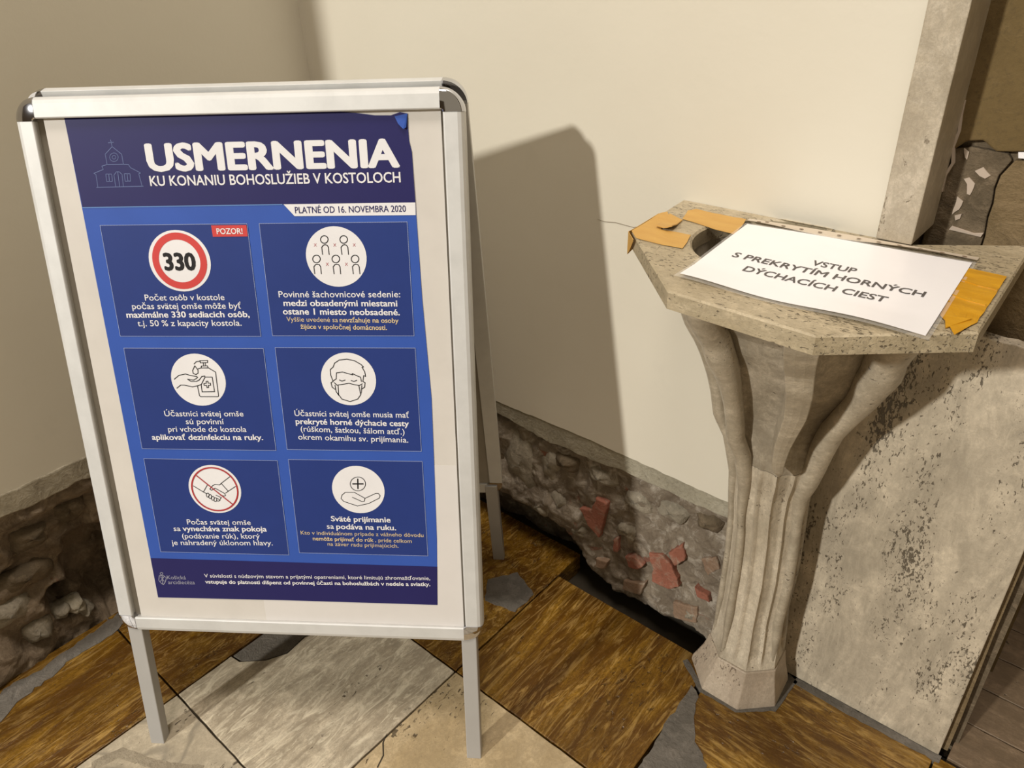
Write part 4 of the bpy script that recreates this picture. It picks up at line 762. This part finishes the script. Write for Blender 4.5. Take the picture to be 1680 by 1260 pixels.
def panel(x0, x1, y1, y0, cc, lines, lab, tr=0):
    P = [(x0, y0), (x1, y0+.0045*0+tr), (x1, y1+tr), (x0, y1)]
    p = fl('rule_panel', flatp(P, c2, SF), 'panel_blue', poster, lab)
    ds = []
    for i in range(4): ds += dash(P[i], P[(i+1) % 4])
    fl('dotted_border', stroke(ds, .0007, c3, SF), 'line_ink', p)
    fl('icon_disc', disc(cc[0], cc[1], cc[2], c3, SF, 48, 0, cc[3]), 'white_ink', p)
    wl, cl = [], []
    for ln in lines:
        me = line_mesh(ln[0], ln[1], ln[2], ln[3] if len(ln) > 3 else .0100, c3, SF)
        (cl if len(ln) > 4 else wl).append(me)
    fl('lettering', join(*wl), 'white_ink', p)
    if cl: fl('lettering', join(*cl), 'cream_ink', p, 'small pale yellow lettering')
    return p
B = .023; N_ = .007
L1 = panel(.0855, .3150, .9725, .8000, (.2022, .9178, .0487, .0467), [([('Počet osôb v kostole', N_)], (.1369, .8570), (.2646, .8575)), ([('počas svätej omše môže byť', N_)], (.1137, .8435), (.2890, .8441)), ([('maximálne 330 sediacich osôb,', B)], (.1022, .8299), (.3009, .8307)), ([('t.j. 50 % z kapacity kostola.', N_)], (.1178, .8162), (.2864, .8171))], 'panel with the round limit sign')
fl('ring', disc(.2022, .9178, .0430, c4, SF, 48, .0325), 'red_ink', L1, 'red ring')
fl('number', line_mesh([('330', .045)], (.1780, .9045), (.2258, .9045), .0265, c4, SF), 'black_ink', L1)
fl('red_label', flatp([(.2600, .9538), (.3140, .9538), (.3140, .9706), (.2596, .9706)], c4, SF), 'red_ink', L1)
fl('lettering', line_mesh([('POZOR!', .02)], (.2672, .9578), (.3070, .9578), .0088, c5, SF), 'white_ink', L1)
L2 = panel(.3338, .5568, .9725, .8010, (.4462, .9224, .0462, .0450), [([('Povinné šachovnicové sedenie:', N_)], (.3511, .8615), (.5394, .8610)), ([('medzi obsadenými miestami', B)], (.3574, .8482), (.5338, .8470)), ([('ostane 1 miesto neobsadené.', B)], (.3549, .8350), (.5367, .8333)), ([('Vyššie uvedené sa', 0), ('nevzťahuje na osoby', .016)], (.3590, .8238), (.5340, .8214), .0078, 1), ([('žijúce v spoločnej domácnosti.', .016)], (.3800, .8122), (.5152, .8104), .0078, 1)], 'panel with seated people drawing')
fl('drawing', stroke(T['people'], .0013, c4, SF), 'black_ink', L2, 'five small outlined people'); [fl('cross_mark', stroke(T['marks'][2*k:2*k+2], .0006, c4, SF), 'cross_ink', L2) for k in range(5)]
L3 = panel(.0877, .3165, .7806, .6080, (.2030, .7282, .0450, .0436), [([('Účastníci svätej omše', N_)], (.1367, .6658), (.2696, .6670)), ([('sú povinní', N_)], (.1709, .6525), (.2350, .6530)), ([('pri vchode do kostola', N_)], (.1385, .6388), (.2711, .6400)), ([('aplikovať dezinfekciu na ruky.', B)], (.1086, .6240), (.2971, .6262))], 'panel with hand disinfection drawing')
fl('drawing', stroke(T['soap'], .0013, c4, SF), 'black_ink', L3, 'outlined soap bottle and hand')
L4 = panel(.3355, .5574, .7818, .6100, (.4482, .7310, .0440, .0433), [([('Účastníci svätej omše musia mať', N_)], (.3547, .6686), (.5405, .6674)), ([('prekryté horné dýchacie cesty', B)], (.3553, .6548), (.5396, .6529)), ([('(rúškom, šatkou, šálom atď.)', N_)], (.3620, .6420), (.5318, .6388)), ([('okrem okamihu sv. prijímania.', N_)], (.3564, .6280), (.5369, .6250))], 'panel with masked head drawing')
fl('drawing', stroke(T['mask'], .0013, c4, SF), 'black_ink', L4, 'outlined head wearing a mask')
L5 = panel(.0875, .3165, .5900, .4145, (.2025, .5362, .0452, .0442), [([('Počas svätej omše', N_)], (.1442, .4690), (.2565, .4708)), ([('sa', N_), ('vynecháva znak pokoja', B)], (.1181, .4558), (.2828, .4590)), ([('(podávanie rúk), ktorý', N_)], (.1312, .4418), (.2692, .4450)), ([('je nahradený úklonom hlavy.', N_)], (.1104, .4285), (.2903, .4325))], 'panel with crossed-out handshake')
fl('drawing', stroke(T['hands'], .0012, c4, SF), 'black_ink', L5, 'outlined handshake'); fl('ring', join(disc(.2025, .5362, .0408, c5, SF, 48, .0382), stroke([T['slash']], .0018, c5, SF)), 'darkred_ink', L5, 'dark red ring with a slash')
L6 = panel(.3355, .5577, .5924, .4195, (.4480, .5400, .0440, .0428), [([('Sväté prijímanie', B)], (.3971, .4812), (.4980, .4812)), ([('sa', N_), ('podáva na ruku.', B)], (.3884, .4668), (.5063, .4668)), ([('Kto v individuálnom prípade z vážneho dôvodu', 0)], (.3418, .4548), (.5522, .4552), .0074, 1), ([('nemôže prijímať do rúk', .016), (', príde celkom', 0)], (.3618, .4442), (.5318, .4436), .0074, 1), ([('na záver radu prijímajúcich.', 0)], (.3864, .4345), (.5084, .4338), .0074, 1)], 'panel with open palm drawing')
fl('drawing', join(stroke(T['palm'], .0011, c4, SF), stroke(T['plus'], .0022, c4, SF)), 'black_ink', L6, 'outlined open palm under a circled plus')
